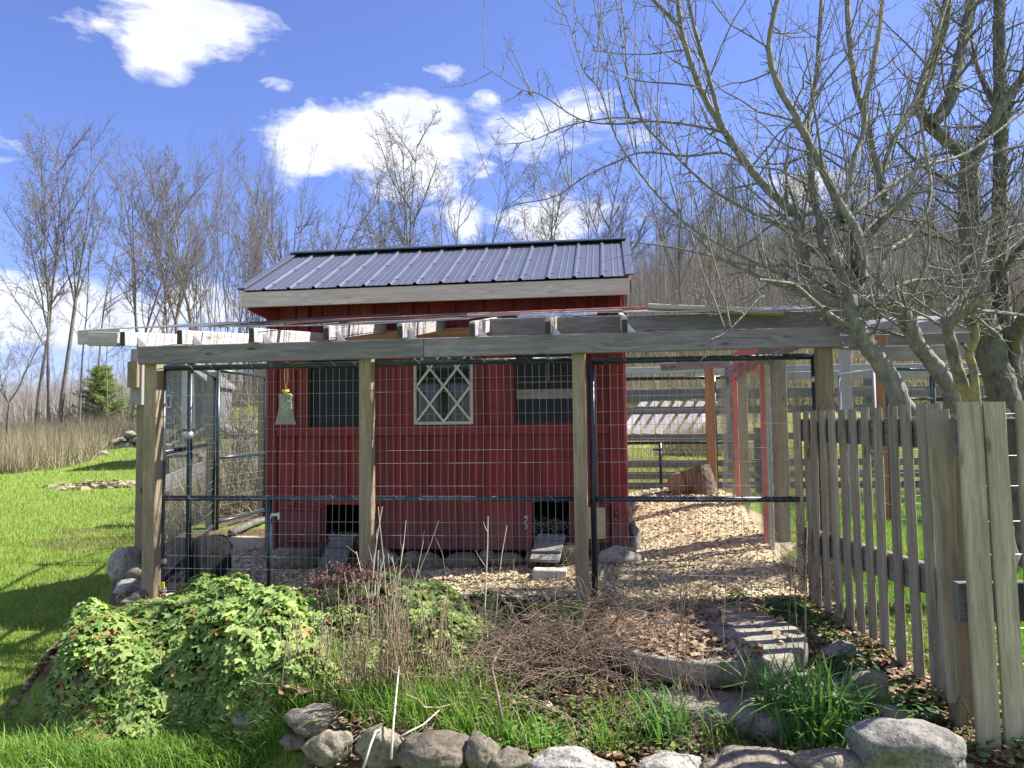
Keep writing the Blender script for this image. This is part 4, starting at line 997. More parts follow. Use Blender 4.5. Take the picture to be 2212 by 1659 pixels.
for (yc, hgt, mm) in ((800, .12, M_greyp), (852, .20, M_paddock), (887, .14, M_paddock), (1003, .1, M_paddock)):
    z_ = P(1480, yc, 14.5).z
    for k in range(5): x0 = 1.6+k*2.7; plank('rail', mm, bf, (x0, 14.5-.03*x0, z_), (x0+2.69, 14.5-.03*(x0+2.7), z_+.01), hgt, .04)
for k in range(6): plank('post', M_paddock, bf, (1.6+k*2.7, 14.6, 0), (1.6+k*2.7, 14.52, 2.3), .13, .13, up=(1, 0, 0))
rp = empty('shadow_striped_ramp', P(1420, 900, 18), 'pale ramp behind the board fences, its shadow stripes made as gaps', 'ramp')
for k in range(7):
    a = P(1346+k*25, 938, 17.0); b = P(1392+k*25, 868, 19.0); plank('lit_strip', M_beam, rp, a, b, .17, .04, up=(1, 0, 0))  # gaps between the boards imitate diagonal shadow stripes on the ramp
plank('rail', M_paddock, rp, P(1350, 866, 18.6), P(1600, 850, 18.6), .1, .1)
for k in range(5):
    c = P(1370+k*36+random.uniform(-8, 8), 866-k*3, 20); stone('field_rock', (c.x, 20, c.z), (.45, .4, .25), 'sunlit rock in the line of rocks on top of the board fence view', M_rockw, 'rocks behind the slatted ramp', 300+k)
# second run to the right
r2 = empty('second_run_frame', (5.5, 9.5, .2), 'grey timber frame of the second run behind the apple tree', 'pergola frame')
YR = 9.2
z1_, z2_, z3_ = P(2000, 737, YR).z, P(2000, 772, YR).z, P(2000, 798, YR).z
plank('beam', M_beam, r2, (P(1700, 750, YR).x, YR, z1_), (9.5, YR-.5, z1_+.02), .15, .04); plank('beam', M_beam, r2, (P(1812, 750, YR).x, YR-.8, z2_-.02), (9.5, YR-1.2, z2_), .17, .04)
plank('beam', M_greyp, r2, (P(1812, 750, YR).x, YR+1.8, z3_+.05), (9.5, YR+1.5, z3_+.07), .12, .04)
for (px, mm, yy) in ((1906, M_orange, YR-.6), (1828, M_greyp, YR), (2150, M_orange, YR)):
    x = (px-CX)/F*yy; plank('post', mm, r2, (x, yy, .0), (x, yy, z1_), .11, .10, up=(1, 0, 0))
for k in range(11):
    x = 4.4+k*.5; plank('rafter', M_raft, r2, (x, YR-1.2, z1_+.1), (x, YR+2.2, z1_+.25), .1, .04)
g2 = 'wire panels of the second run'
panel('silvery wire panel nearest the corner post behind the picket tops', (P(1815, 900, 8.6).x, 8.6, 0), (P(1890, 900, 7.9).x, 7.9, 0), P(1850, 805, 8.2).z, 1.25, .1, .04, M_greyp, .018, M_wire, name='wire_panel', mids=False)
panel('silvery wire panel behind the leaning apple limb', (P(1918, 900, 8.3).x, 8.3, 0), (P(2020, 900, 8.5).x, 8.5, 0), P(1960, 798, 8.4).z, P(1960, 862, 8.4).z, .1, .0508, M_tube, .016, M_wire, name='wire_panel')
panel('dark posted wire panel behind the lichened limbs', (P(2015, 900, 8.7).x, 8.7, 0), (P(2180, 900, 8.7).x, 8.7, 0), P(2080, 812, 8.7).z, P(2080, 862, 8.7).z, .1, .0508, M_tube, .024, M_wire, name='wire_panel')
mb = MB()
for k in range(14):
    y_ = YR-1.0+k*.16; mb.tube([(4.3, y_, z1_+.17+.012*k), (7, y_, z1_+.16+.012*k), (9.5, y_, z1_+.18+.012*k)], .006, 3, False)
o = mb.build('roof_wire', M_galv); tag(o, 'bright roof wires stretched over the second run behind the apple limbs', 'wire mesh', kind='stuff')
# a wooden bench and cart seen through the wire at the left
bn = empty('plank_bench', P(385, 1040, 12.5), 'small grey plank table behind the left wire panel', 'table')
cB = P(385, 985, 12.5)
plank('top', M_rail, bn, cB+Vector((-.25, 0, 0)), cB+Vector((.45, 0, .02)), .06, .45)
for dx_ in (-.2, .38): plank('leg', M_rail, bn, (cB.x+dx_, 12.5, gz(cB.x, 12.5)), (cB.x+dx_, 12.5, cB.z), .08, .06, up=(1, 0, 0))
wb = empty('tilted_board', P(395, 1040, 11.5), 'bleached board leaning on the ground behind the left wire panel', 'board'); cB = P(390, 1030, 11.5)
plank('board', M_raft, wb, cB+Vector((-.35, 0, -.15)), cB+Vector((.25, .3, .1)), .25, .03)

# ------------------------------------------------------------------ fast tube batches (numpy)
class TB:
    """collects many thin tubes of n sides and builds them at once"""
    def __init__(s): s.d = {}
    def add(s, pts, r0_, r1_, n=4):
        s.d.setdefault((len(pts), n), []).append((pts, r0_, r1_))
    def arrays(s):
        Vs = []; Fs = []; b = 0
        for (k, n), L in s.d.items():
            Pn = np.array([p for p, _, _ in L], dtype=float); ra = np.array([a for _, a, _ in L]); rb = np.array([c for _, _, c in L])
            T = np.empty_like(Pn); T[:, 1:-1] = Pn[:, 2:]-Pn[:, :-2]; T[:, 0] = Pn[:, 1]-Pn[:, 0]; T[:, -1] = Pn[:, -1]-Pn[:, -2]
            T /= np.linalg.norm(T, axis=2, keepdims=True)+1e-9
            ref = np.where(np.abs(T[:, :1, 2:3]) < .8, np.array([0, 0, 1.0]), np.array([1.0, 0, 0]))
            ref = np.broadcast_to(ref, T.shape)
            A = np.cross(T, ref); A /= np.linalg.norm(A, axis=2, keepdims=True)+1e-9; B = np.cross(A, T)
            q = np.linspace(0, 1, k)[None]; rad = ra[:, None]*(1-q)+rb[:, None]*q
            th = np.arange(n)*2*np.pi/n
            V = Pn[:, :, None]+(A[:, :, None]*np.cos(th)[None, None, :, None]+B[:, :, None]*np.sin(th)[None, None, :, None])*rad[:, :, None, None]
            m_ = len(L); V = V.reshape(-1, 3)
            i = (np.arange(m_)*k*n)[:, None, None]+(np.arange(k-1)*n)[None, :, None]+np.arange(n)[None, None]
            j = (np.arange(m_)*k*n)[:, None, None]+(np.arange(k-1)*n)[None, :, None]+((np.arange(n)+1) % n)[None, None]
            Fs.append(np.stack([i, j, j+n, i+n], -1).reshape(-1, 4)+b); Vs.append(V); b += len(V)
        return np.concatenate(Vs), np.concatenate(Fs)
def rv(rng, s=1.0): return Vector((rng.gauss(0, s), rng.gauss(0, s), rng.gauss(0, s)))
def shoot(tb, rng, p, d, L, r, n=4, k=5, curl=.18, up=.12, tip=.35):
    """one wandering branch; returns its points"""
    pts = [p.copy()]; d = d.normalized(); st = L/(k-1)
    for i in range(k-1):
        d = (d+rv(rng, curl*.5)+EZ*up*.5).normalized(); p = p+d*st; pts.append(p)
    tb.add([tuple(q) for q in pts], r, r*tip, n); return pts
def sub(tb, rng, pts, L, r, lvl, spec):
    """side branches along pts; spec per level: (count per metre or fixed, angle, length ratio, radius ratio, sides, points, curl, up, start)"""
    if lvl >= len(spec): return
    cnt, ang, lr, rr, n, k, curl, up, st = spec[lvl]
    N = len(pts)-1; c = int(cnt+rng.random()) if cnt >= 1 else int(rng.random() < cnt)
    for i in range(c):
        q = st+(1-st)*(i+rng.random())/c; q = min(q, .985); j = min(int(q*N), N-1); f_ = q*N-j
        p = pts[j].lerp(pts[j+1], f_); ax = (pts[j+1]-pts[j]).normalized()
        side = rv(rng).cross(ax)
        if side.length < 1e-3: continue
        side.normalize(); a = R(ang)*(rng.uniform(.7, 1.3)); d = ax*math.cos(a)+side*math.sin(a)
        l_ = L*lr*rng.uniform(.5, 1.2)*(1.15-.6*q); r_ = max(r*rr*(1.1-.5*q), .0019)
        ps = shoot(tb, rng, p, d, l_, r_, n, k, curl, up)
        sub(tb, rng, ps, l_, r_, lvl+1, spec)

# ------------------------------------------------------------------ apple trees in front
def path(pl, ya, yb, n=None, bow=0.0):
    """a limb followed through the picture; its distance runs from ya to yb"""
    m_ = len(pl); out = []
    for i, (px, py) in enumerate(pl):
        q = i/(m_-1); out.append(P(px, py, ya+(yb-ya)*q+bow*math.sin(q*math.pi)))
    # Catmull-Rom refine
    res = []
    for i in range(m_-1):
        p0 = out[max(i-1, 0)]; p1 = out[i]; p2 = out[i+1]; p3 = out[min(i+2, m_-1)]
        for s_ in (0, .25, .5, .75):
            a = 2*p1; b = p2-p0; c = 2*p0-5*p1+4*p2-p3; d = -p0+3*p1-3*p2+p3
            res.append((a+b*s_+c*s_*s_+d*s_**3)*.5)
    res.append(out[-1]); return res
rngA = random.Random(11)
def thick_limb(name, tree, pts, ra, rb, m, n=12, rough=.10):
    V = []; K = len(pts); sd_ = rngA.random()*50; ref = None
    for i, p in enumerate(pts):
        tg = (pts[min(i+1, K-1)]-pts[max(i-1, 0)]).normalized()
        if ref is None: ref = tg.orthogonal()
        a = tg.cross(ref).normalized(); c = a.cross(tg).normalized(); ref = c if False else ref-tg*ref.dot(tg); ref.normalize()
        q = i/(K-1); r_ = ra+(rb-ra)*q
        for k in range(n):
            th = 2*math.pi*k/n; dr_ = a*math.cos(th)+c*math.sin(th); pp = p+dr_*r_
            V.append(tuple(p+dr_*r_*(1+rough*2.2*mnoise.noise(pp*9+Vector((sd_, 0, 0)))+rough*1.2*mnoise.noise(pp*26))))
    Fq = [(i*n+k, i*n+(k+1) % n, (i+1)*n+(k+1) % n, (i+1)*n+k) for i in range(K-1) for k in range(n)]
    return nobj(name, V, Fq, m, tree, smooth=True)
def dens(pts, k=2):
    out = []
    for a, b in zip(pts[:-1], pts[1:]):
        for j in range(k): out.append(a.lerp(b, j/k))
    return out+[pts[-1]]
base1 = Vector((P(2150, 1300, 4.75).x, 4.75, 0))
apple = empty('apple_tree', base1, 'big bare apple tree leaning left over the run from behind the picket fence', 'tree')
limbs = [  # (points in the photograph, distance at start, at end, radius at start, at end, mossy?)
 ([(2165, 1420), (2160, 1200), (2140, 1040), (2135, 960), (2150, 880)], 4.75, 4.75, .125, .085, 0),
 ([(2142, 1040), (2060, 975), (1985, 920), (1953, 878), (1907, 790), (1870, 739), (1847, 702), (1837, 664), (1832, 640)], 4.7, 4.75, .085, .062, 0),
 ([(2140, 1010), (2100, 930), (2068, 888), (2046, 827), (2008, 777), (1978, 737), (1953, 682), (1927, 662), (1882, 651), (1838, 652)], 4.8, 4.75, .075, .048, 0),
 ([(2138, 1000), (2120, 920), (2096, 865), (2068, 802), (2056, 752), (2048, 707), (2066, 686), (2094, 668), (2125, 640)], 4.65, 4.5, .058, .030, 1),
 ([(2048, 707), (2040, 690), (2063, 659), (2091, 626), (2120, 560), (2132, 500)], 4.62, 4.8, .034, .018, 0),
 ([(2125, 925), (2108, 865), (2103, 802), (2093, 765), (2102, 745), (2108, 722), (2104, 700)], 4.55, 4.4, .038, .020, 1),
 ([(2096, 765), (2086, 752), (2078, 742)], 4.52, 4.45, .016, .010, 1),
 ([(1832, 650), (1792, 648), (1757, 622), (1744, 590), (1731, 539), (1726, 502), (1726, 464), (1701, 449), (1668, 419), (1634, 381), (1596, 330), (1558, 272), (1520, 207), (1487, 120), (1471, 54), (1462, -30)], 4.75, 4.2, .052, .020, 0),
 ([(1471, 60), (1438, 27), (1392, -20)], 4.25, 4.15, .02, .015, 0),
 ([(1558, 272), (1530, 163), (1498, 54), (1480, -30)], 4.4, 4.6, .022, .012, 0),
 ([(1832, 645), (1822, 600), (1802, 560), (1776, 527), (1768, 470), (1750, 400)], 4.75, 5.0, .040, .022, 0),
 ([(1835, 640), (1865, 620), (1857, 590), (1862, 539), (1882, 507), (1907, 464), (1917, 449), (1905, 414), (1897, 363), (1882, 313), (1870, 251), (1852, 201), (1840, 126), (1832, 50), (1830, -40)], 4.8, 5.4, .050, .020, 0),
 ([(1865, 600), (1860, 540), (1845, 489), (1812, 439), (1782, 376), (1744, 301), (1719, 251), (1686, 196), (1669, 151), (1661, 100), (1672, 30), (1690, -40)], 4.8, 4.6, .045, .018, 0),
 ([(1800, 560), (1798, 527), (1812, 476), (1832, 414), (1847, 338), (1865, 288), (1870, 214), (1890, 126), (1902, 50), (1910, -40)], 4.75, 4.3, .036, .016, 0),
 ([(1905, 370), (1930, 300), (1958, 251), (1990, 189), (2008, 126), (2040, 20), (2060, -40)], 5.2, 5.6, .024, .014, 0),
 ([(1776, 527), (1760, 420), (1744, 289), (1752, 226), (1764, 151), (1769, 75), (1776, -30)], 4.9, 5.3, .028, .013, 0),
 ([(1813, 648), (1760, 636), (1716, 626), (1660, 606), (1607, 582), (1565, 563), (1525, 550), (1443, 533), (1362, 522)], 4.7, 3.9, .030, .006, 0),
 ([(1840, 707), (1794, 681), (1757, 651), (1720, 618), (1690, 610), (1640, 604)], 4.72, 4.3, .026, .008, 0),
 ([(1650, 640), (1637, 648), (1601, 687), (1566, 719), (1535, 734)], 4.3, 4.1, .010, .004, 0),
 ([(1640, 392), (1571, 332), (1487, 337), (1389, 329), (1335, 348), (1264, 381), (1198, 425), (1117, 441), (1085, 455)], 4.35, 3.6, .014, .003, 0),
 ([(1570, 296), (1552, 283), (1471, 267), (1389, 262), (1335, 268), (1253, 258), (1171, 206), (1117, 190), (1043, 141)], 4.4, 3.6, .016, .003, 0),
 ([(1440, 265), (1335, 254), (1226, 272), (1144, 305), (1068, 312)], 4.1, 3.7, .009, .003, 0),
 ([(1722, 500), (1634, 463), (1552, 419), (1500, 376), (1454, 332), (1410, 290), (1389, 261), (1356, 169), (1351, 82), (1340, -20)], 4.5, 3.9, .017, .005, 0),
 ([(1700, 600), (1650, 575), (1607, 555), (1540, 520), (1476, 479), (1405, 403), (1335, 305), (1296, 196), (1260, 150), (1226, 44), (1201, 0)], 4.5, 3.7, .018, .004, 0),
 ([(1510, 130), (1492, 109), (1443, 112), (1400, 117), (1340, 116), (1280, 109)], 4.3, 4.0, .010, .004, 0),
 ([(1745, 590), (1700, 575), (1640, 572), (1560, 560), (1490, 500), (1440, 480)], 4.75, 5.2, .018, .005, 0),
 ([(1290, 112), (1294, 60), (1292, -20)], 3.72, 3.7, .006, .004, 0),
 ([(1820, 480), (1900, 420), (1990, 360), (2090, 330), (2212, 240)], 4.7, 4.0, .022, .012, 0),
 ([(1920, 450), (1960, 430), (2010, 400), (2080, 370), (2150, 330), (2230, 310)], 5.3, 4.4, .022, .010, 0),
 ([(1900, 645), (1960, 610), (2030, 600), (2090, 560), (2160, 500), (2230, 480)], 4.75, 4.2, .020, .009, 0),
 ([(1927, 662), (1900, 600), (1925, 540), (1980, 500), (2010, 420), (2000, 330), (1985, 240)], 4.75, 5.3, .026, .010, 0),
 ([(1845, 640), (1836, 560), (1842, 470), (1870, 400), (1930, 350)], 4.75, 5.6, .030, .012, 0),
]
tw = TB(); br = TB(); curves = []
for i, (pl, ya, yb, ra, rb, mossy) in enumerate(limbs):
    ra *= .78; rb *= .9
    if i >= 7 and i not in (17, 18): ya, yb = [y_ if y_ >= 4.75 else 4.75+(4.75-y_)*1.15 for y_ in (ya, yb)]
    pts = path(pl, ya, yb, bow=0.0)
    if ra > .025: thick_limb('trunk' if i == 0 else 'limb', apple, dens(pts, 3 if ra > .04 else 2), ra, rb, M_lichen if mossy else (M_apple2 if i == 0 else M_apple), 14 if ra > .04 else 9)
    else: thick_limb('branch', apple, dens(pts, 1), ra, rb, M_apple, 7, .07)
    curves.append((pts, ra, rb))
rng = random.Random(5)
def dress(pts, ra, rb, dn, q0=.2):
    Ls = [(b-a).length for a, b in zip(pts[:-1], pts[1:])]; T = sum(Ls)
    n = int(T*dn)
    for k in range(n):
        q = q0+(1-q0)*(k+rng.random())/max(n, 1); j = min(int(q*(len(pts)-1)), len(pts)-2); p = pts[j].lerp(pts[j+1], rng.random()); ax = (pts[j+1]-pts[j]).normalized(); r_ = ra+(rb-ra)*q
        side = rv(rng).cross(ax).normalized(); upk = rng.random()
        if upk < .36:   # water sprout: long, straight, upward
            d = (EZ*1.0+side*.35+ax*.25).normalized(); L = rng.uniform(.35, 1.05); ps = shoot(br, rng, p, d, L, rng.uniform(.0035, .0065), 4, 6, .10, .10, .45); sub(tw, rng, ps, L, .004, 0, [(3, 42, .22, .7, 3, 3, .2, .1, .25), (.6, 40, .5, .7, 3, 2, .2, .1, .3)])
        else:
            d = (ax*rng.uniform(.1, .8)+side+EZ*.15).normalized(); L = rng.uniform(.25, .85)*(1.1 if r_ > .015 else .6); rr = min(.011, max(.0035, r_*.35)); ps = shoot(br, rng, p, d, L, rr, 4, 6, .30, .16, .4)
            sub(tw, rng, ps, L, rr, 0, [(4.5, 50, .45, .55, 3, 4, .35, .2, .15), (2.2, 45, .45, .7, 3, 3, .3, .15, .2), (.5, 45, .4, .8, 3, 2, .2, .1, .2)])
        if rng.random() < .5:
            for _ in range(2): shoot(tw, rng, p+side*r_*.8, (side+rv(rng, .4)).normalized(), rng.uniform(.03, .08), .004, 3, 3, .4, .1, .8)
for i, (pts, ra, rb) in enumerate(curves):
    if i in (0, 5, 6): continue
    first = .55 if i in (1, 2, 3) else .12
    dress(pts, ra, rb, 11.5 if ra > .02 else 11, first)
V, Fq = br.arrays(); nobj('side_branches', V, Fq, M_apple, apple)['kind'] = 'stuff'
V, Fq = tw.arrays(); nobj('twigs', V, Fq, M_apple, apple)['kind'] = 'stuff'
# a sawn stub with a dark hollow
mb = MB(); a = P(1812, 548, 4.72); mb.tube([P(1800, 575, 4.72), a], [.035, .03], 12); st_ = mb.build('sawn_stub', M_apple, apple, smooth=True)
mb = MB(); mb.tube([a, a+(a-P(1800, 575, 4.72)).normalized()*.004], .021, 10); mb.build('hollow', M_black, st_)

apple2 = empty('apple_tree', Vector((P(2175, 900, 5.9).x, 5.9, 0)), 'second dark trunked bare apple tree at the right edge behind the first', 'tree')
limbs2 = [
 ([(2200, 1350), (2196, 1100), (2185, 940), (2171, 865), (2149, 790), (2134, 739), (2116, 677), (2108, 639), (2100, 576), (2098, 539), (2096, 464), (2093, 389), (2098, 345)], 5.9, 6.0, .13, .075, 0),
 ([(2196, 1000), (2194, 900), (2189, 827), (2184, 752), (2171, 702), (2160, 626), (2159, 514), (2159, 414), (2162, 327), (2159, 176), (2158, 60), (2160, -40)], 5.95, 6.2, .085, .042, 0),
 ([(2098, 350), (2058, 314), (2008, 271), (1985, 215), (2010, 140), (2040, 60), (2048, -40)], 6.0, 5.7, .055, .026, 0),
 ([(2098, 352), (2120, 310), (2150, 250), (2190, 190), (2240, 140)], 6.0, 6.0, .055, .030, 0),
 ([(2058, 200), (2075, 120), (2092, 40), (2110, -40)], 5.9, 6.3, .05, .045, 0), ([(2008, 271), (2040, 240), (2058, 200)], 5.85, 5.9, .05, .05, 0),
 ([(2185, 752), (2205, 700), (2240, 650)], 5.95, 5.6, .06, .05, 0), ([(2196, 930), (2215, 880), (2240, 870)], 5.8, 5.6, .05, .045, 0),
 ([(2162, 327), (2180, 230), (2225, 120)], 6.1, 6.4, .035, .02, 0), ([(2100, 560), (2050, 520), (1990, 500), (1940, 440)], 6.0, 6.5, .025, .010, 0),
 ([(2160, 600), (2200, 540), (2260, 500)], 6.1, 5.6, .03, .015, 0), ([(2093, 420), (2040, 390), (1960, 330), (1920, 280)], 6.0, 6.8, .028, .01, 0),
 ([(2116, 677), (2060, 640), (2000, 640), (1950, 610)], 6.0, 6.5, .020, .008, 0), ([(2159, 250), (2120, 170), (2100, 90), (2090, 0)], 6.1, 6.6, .024, .012, 0),
]
br = TB(); tw = TB()
for i, (pl, ya, yb, ra, rb, mossy) in enumerate(limbs2):
    pts = path(pl, ya, yb); thick_limb('trunk' if i == 0 else 'limb', apple2, dens(pts, 2), ra, rb, M_apple2, 12 if ra > .04 else 8)
    dress(pts, ra, rb, 13, .5 if i == 0 else .3 if i == 1 else .1)
V, Fq = br.arrays(); nobj('side_branches', V, Fq, M_apple2, apple2)['kind'] = 'stuff'
V, Fq = tw.arrays(); nobj('twigs', V, Fq, M_apple, apple2)['kind'] = 'stuff'

# ------------------------------------------------------------------ tall bare trees (unit models, then placed)
def bare(kind, seed):
    rng = random.Random(seed); big = TB(); fine = TB(); H = 10.0
    if kind == 'vase':
        stems = [(Vector((rng.uniform(-.15, .15), rng.uniform(-.15, .15), 0)), Vector((rng.uniform(-.08, .08), rng.uniform(-.08, .08), 1)), H*.98, .13)]
        if rng.random() < .7: stems.append((Vector((.25, 0, 0)), Vector((rng.uniform(.02, .12), rng.uniform(-.1, .1), 1)), H*.92, .09))
        spec = [(12, 34, .36, .5, 5, 7, .16, .22, .30), (10, 40, .44, .5, 3, 5, .22, .14, .2), (7, 40, .46, .7, 3, 4, .22, .12, .15), (4.6, 38, .5, .9, 3, 3, .22, .08, .2)]
    elif kind == 'fork':
        stems = []; fh = {3: .46, 4: .28, 21: .36}.get(seed, .4); b = Vector((0, 0, 0)); tr = shoot(big, rng, b, Vector((rng.uniform(-.1, .1), rng.uniform(-.1, .1), 1)), H*fh, .085, 8, 7, .05, .1, .75)
        for k in range(4):
            a = k*1.6+rng.random(); stems.append((tr[-1]-EZ*.12*k, Vector((.33*math.cos(a)*rng.uniform(.4, 1.2), .33*math.sin(a), 1)), H*(1-fh)*rng.uniform(.75, 1.05), .085))
        spec = [(10, 36, .44, .45, 5, 6, .18, .18, .15), (8, 38, .46, .5, 3, 5, .22, .15, .15), (6, 38, .48, .7, 3, 4, .22, .12, .15), (4, 36, .5, .9, 3, 3, .22, .1, .2)]
    elif kind == 'tall':
        stems = [(Vector((0, 0, 0)), Vector((rng.uniform(-.05, .05), 0, 1)), H, .10)]
        spec = [(16, 48, .26, .4, 4, 6, .2, .16, .38), (8, 40, .45, .5, 3, 5, .25, .12, .2), (6, 40, .46, .7, 3, 4, .25, .1, .15), (3.5, 38, .5, .9, 3, 3, .22, .08, .2)]
    elif kind == 'thicket':
        stems = [(Vector((rng.gauss(0, .55), rng.gauss(0, .55), 0)), Vector((rng.gauss(0, .09), rng.gauss(0, .09), 1)), H*rng.uniform(.6, 1.0), rng.uniform(.03, .06)) for _ in range(13)]
        spec = [(9, 24, .26, .40, 4, 5, .12, .32, .3), (7, 28, .45, .6, 3, 4, .15, .22, .2), (4, 30, .5, .9, 3, 3, .18, .15, .2)]
    elif kind == 'crooked':
        stems = []; tr = shoot(big, rng, Vector((0, 0, 0)), Vector((.12, 0, 1)), H*.35, .10, 8, 6, .15, .05, .8)
        for k in range(4):
            a = k*1.7+rng.random(); stems.append((tr[-1]-EZ*.1*k, Vector((.8*math.cos(a), .8*math.sin(a), .85)), H*.62, .10))
        spec = [(8, 42, .48, .5, 5, 7, .38, .18, .15), (7, 42, .48, .5, 3, 5, .38, .2, .15), (6.5, 40, .48, .7, 3, 4, .35, .15, .15), (4.2, 40, .5, .9, 3, 3, .3, .12, .2)]
    else:   # slim woodland tree
        stems = [(Vector((0, 0, 0)), Vector((rng.uniform(-.07, .07), rng.uniform(-.07, .07), 1)), H, .085)]
        spec = [(15, 36, .24, .35, 3, 5, .16, .25, .30), (8, 38, .48, .7, 3, 4, .22, .15, .15), (5, 38, .5, .9, 3, 3, .22, .12, .15)]
    for (b, d, L, r_) in stems:
        r_ *= .5
        ps = shoot(big, rng, b, d, L, r_, 7 if kind != 'wood' else 5, 10, .07 if kind != 'crooked' else .25, .08, .12)
        sub(fine, rng, ps, L, r_, 0, spec)
    return big.arrays(), fine.arrays()
variants = {}
def variant(kind, seed, m):
    (V1, F1), (V2, F2) = bare(kind, seed)
    a = npmesh('trunk', V1, F1, True); a.materials.append(m); b = npmesh('crown', V2, F2); b.materials.append(m); return a, b
for k, (kind, s_, m_) in enumerate([('vase', 1, M_tree), ('vase', 2, M_tree), ('fork', 3, M_tree), ('fork', 4, M_tree), ('fork', 21, M_treeb), ('vase', 22, M_treeb), ('vase', 23, M_tree), ('tall', 24, M_tree), ('tall', 25, M_treeb), ('thicket', 5, M_treeb), ('thicket', 6, M_treeb), ('crooked', 7, M_tree), ('wood', 8, M_tree), ('wood', 9, M_treeb), ('wood', 10, M_treeb), ('crooked', 12, M_treeb)]):
    variants.setdefault(kind, []).append(variant(kind, s_, m_))
def tree_at(x, y, H, kind, vi, label, group=None, yaw=None, lean=0, wide=1.0, name='bare_tree', parts=True):
    z = gz(x, y)-.1; yaw = random.uniform(0, 6.28) if yaw is None else yaw
    e = bpy.data.objects.new(name, None); COL.objects.link(e); tag(e, label, 'tree', group)
    w = Matrix.Translation((x, y, z)) @ Matrix.Rotation(lean, 4, 'Y') @ Matrix.Rotation(yaw, 4, 'Z') @ Matrix.Diagonal((H/10*wide, H/10*wide, H/10, 1))
    e.matrix_basis = w
    a, b = variants[kind][vi % len(variants[kind])]
    for nm, me in (('trunk', a), ('crown', b)):
        o = bpy.data.objects.new(nm, me); COL.objects.link(o); o.parent = e
    return e
def tree_px(px, pyt, Y, kind, vi, label, **kw):
    x = (px-CX)/F*Y; top = P(px, pyt, Y).z; return tree_at(x, Y, max((top-gz(x, Y))*.93, 2), kind, vi, label, **kw)
L_ = 'tall bare trees along the far side of the lawn'
row = [
 (15, 600, 30, 'crooked', 0, 'low bare tree with forked stem at the very left edge of the lawn row', dict(lean=0, wide=.8)),
 (88, 262, 50, 'vase', 0, 'tall bare tree with a dark bent stem leftmost in the row beyond the lawn', dict(yaw=1.2)),
 (108, 275, 49, 'tall', 0, 'tall slim bare tree standing close between the bent one and the thick one', dict(yaw=4)),
 (128, 255, 51, 'fork', 0, 'thickest straight bare trunk of the left cluster beyond the lawn', dict(wide=.85)),
 (172, 430, 46, 'tall', 0, 'short thin bare tree right of the thick left trunk', dict()),
 (205, 300, 58, 'tall', 1, 'distant slender bare tree half hidden between the left cluster and the forked one', dict()),
 (232, 560, 44, 'tall', 1, 'thin straight sapling in front of the evergreen beyond the lawn', dict()),
 (283, 262, 46, 'fork', 1, 'big forked bare tree with leaning trunk left of the run corner', dict(lean=.05, yaw=2.2)),
 (345, 300, 48, 'vase', 2, 'bare tree with many rising limbs just right of the big forked one', dict(lean=-.03)),
 (388, 285, 50, 'fork', 2, 'bare tree over the left end of the run roof', dict(lean=-.08, yaw=5)),
 (440, 300, 42, 'vase', 3, 'leaning bare tree whose stem slants up left behind the run roof', dict(lean=-.12, wide=.9)),
 (470, 215, 40, 'thicket', 0, 'dense clump of pale straight saplings left of the coop roof', dict(wide=1.0)),
 (520, 225, 38, 'thicket', 1, 'second dense clump of saplings touching the coop roof corner', dict(wide=1.0)),
 (560, 260, 41, 'thicket', 0, 'third clump of saplings standing behind the left roof slope', dict(yaw=2)),
 (640, 262, 36, 'crooked', 0, 'crooked spreading bare tree behind the left end of the ridge', dict(yaw=.3, wide=.9)),
 (655, 330, 44, 'crooked', 1, 'brown crooked bare tree behind the spreading one', dict(yaw=3)),
 (745, 350, 46, 'crooked', 1, 'low spreading bare tree above the left middle of the ridge', dict(yaw=1)),
 (860, 245, 38, 'vase', 0, 'tall bare tree above the middle of the ridge with narrow crown', dict(yaw=.5, wide=1.1)),
 (898, 225, 39, 'tall', 0, 'tallest bare tree above the coop ridge', dict(yaw=3.4, wide=1.1)),
 (925, 240, 37, 'fork', 1, 'bare tree leaning right above the coop ridge', dict(lean=.16, yaw=2)),
 (970, 420, 50, 'wood', 0, 'small bare tree right of the leaning one above the ridge', dict()),
 (1180, 330, 55, 'vase', 0, 'faint bare tree left of the apple tree tips above the ridge', dict(wide=1.2)),
 (1262, 315, 56, 'vase', 3, 'faint bare tree behind the left apple branches', dict(wide=1.2)),
 (1330, 330, 58, 'fork', 2, 'faint wide bare tree between the ridge end and the apple tree', dict(wide=1.2)),
 (1480, 300, 60, 'fork', 1, 'faint tall bare tree seen through the apple limbs', dict(wide=1.2)),
]
for (px, pyt, Y, kind, vi, lab, kw) in row: tree_px(px, pyt, Y, kind, vi, lab, group=L_, **kw)
rs = random.Random(21)
n = 0
for Y in np.linspace(46, 118, 22):
    lo = -.14 if Y > 60 else .06
    k = int((0.80-lo)*Y/ (3.0+Y*.035))
    for i in range(k):
        q = lo+(0.80-lo)*(i+rs.random())/k
        x = q*Y; hh = rs.uniform(9, 15)*(1 if q > .2 else .7)
        tree_at(x, Y+rs.uniform(-2, 2), hh, 'wood', rs.randrange(3), 'bare grey brown tree in the wood covering the hillside', 'hillside wood', wide=rs.uniform(1.0, 1.5)); n += 1
for i in range(26):   # low far trees on the left skyline
    px = -40+i*26+rs.uniform(-8, 8); Y = rs.uniform(72, 95); x = (px-CX)/F*Y
    tree_at(x, Y, rs.uniform(7, 9.5), 'wood', rs.randrange(3), 'low brown bare tree in the far wood behind the lawn', 'far wood behind the lawn', wide=1.8)
print('forest', n)

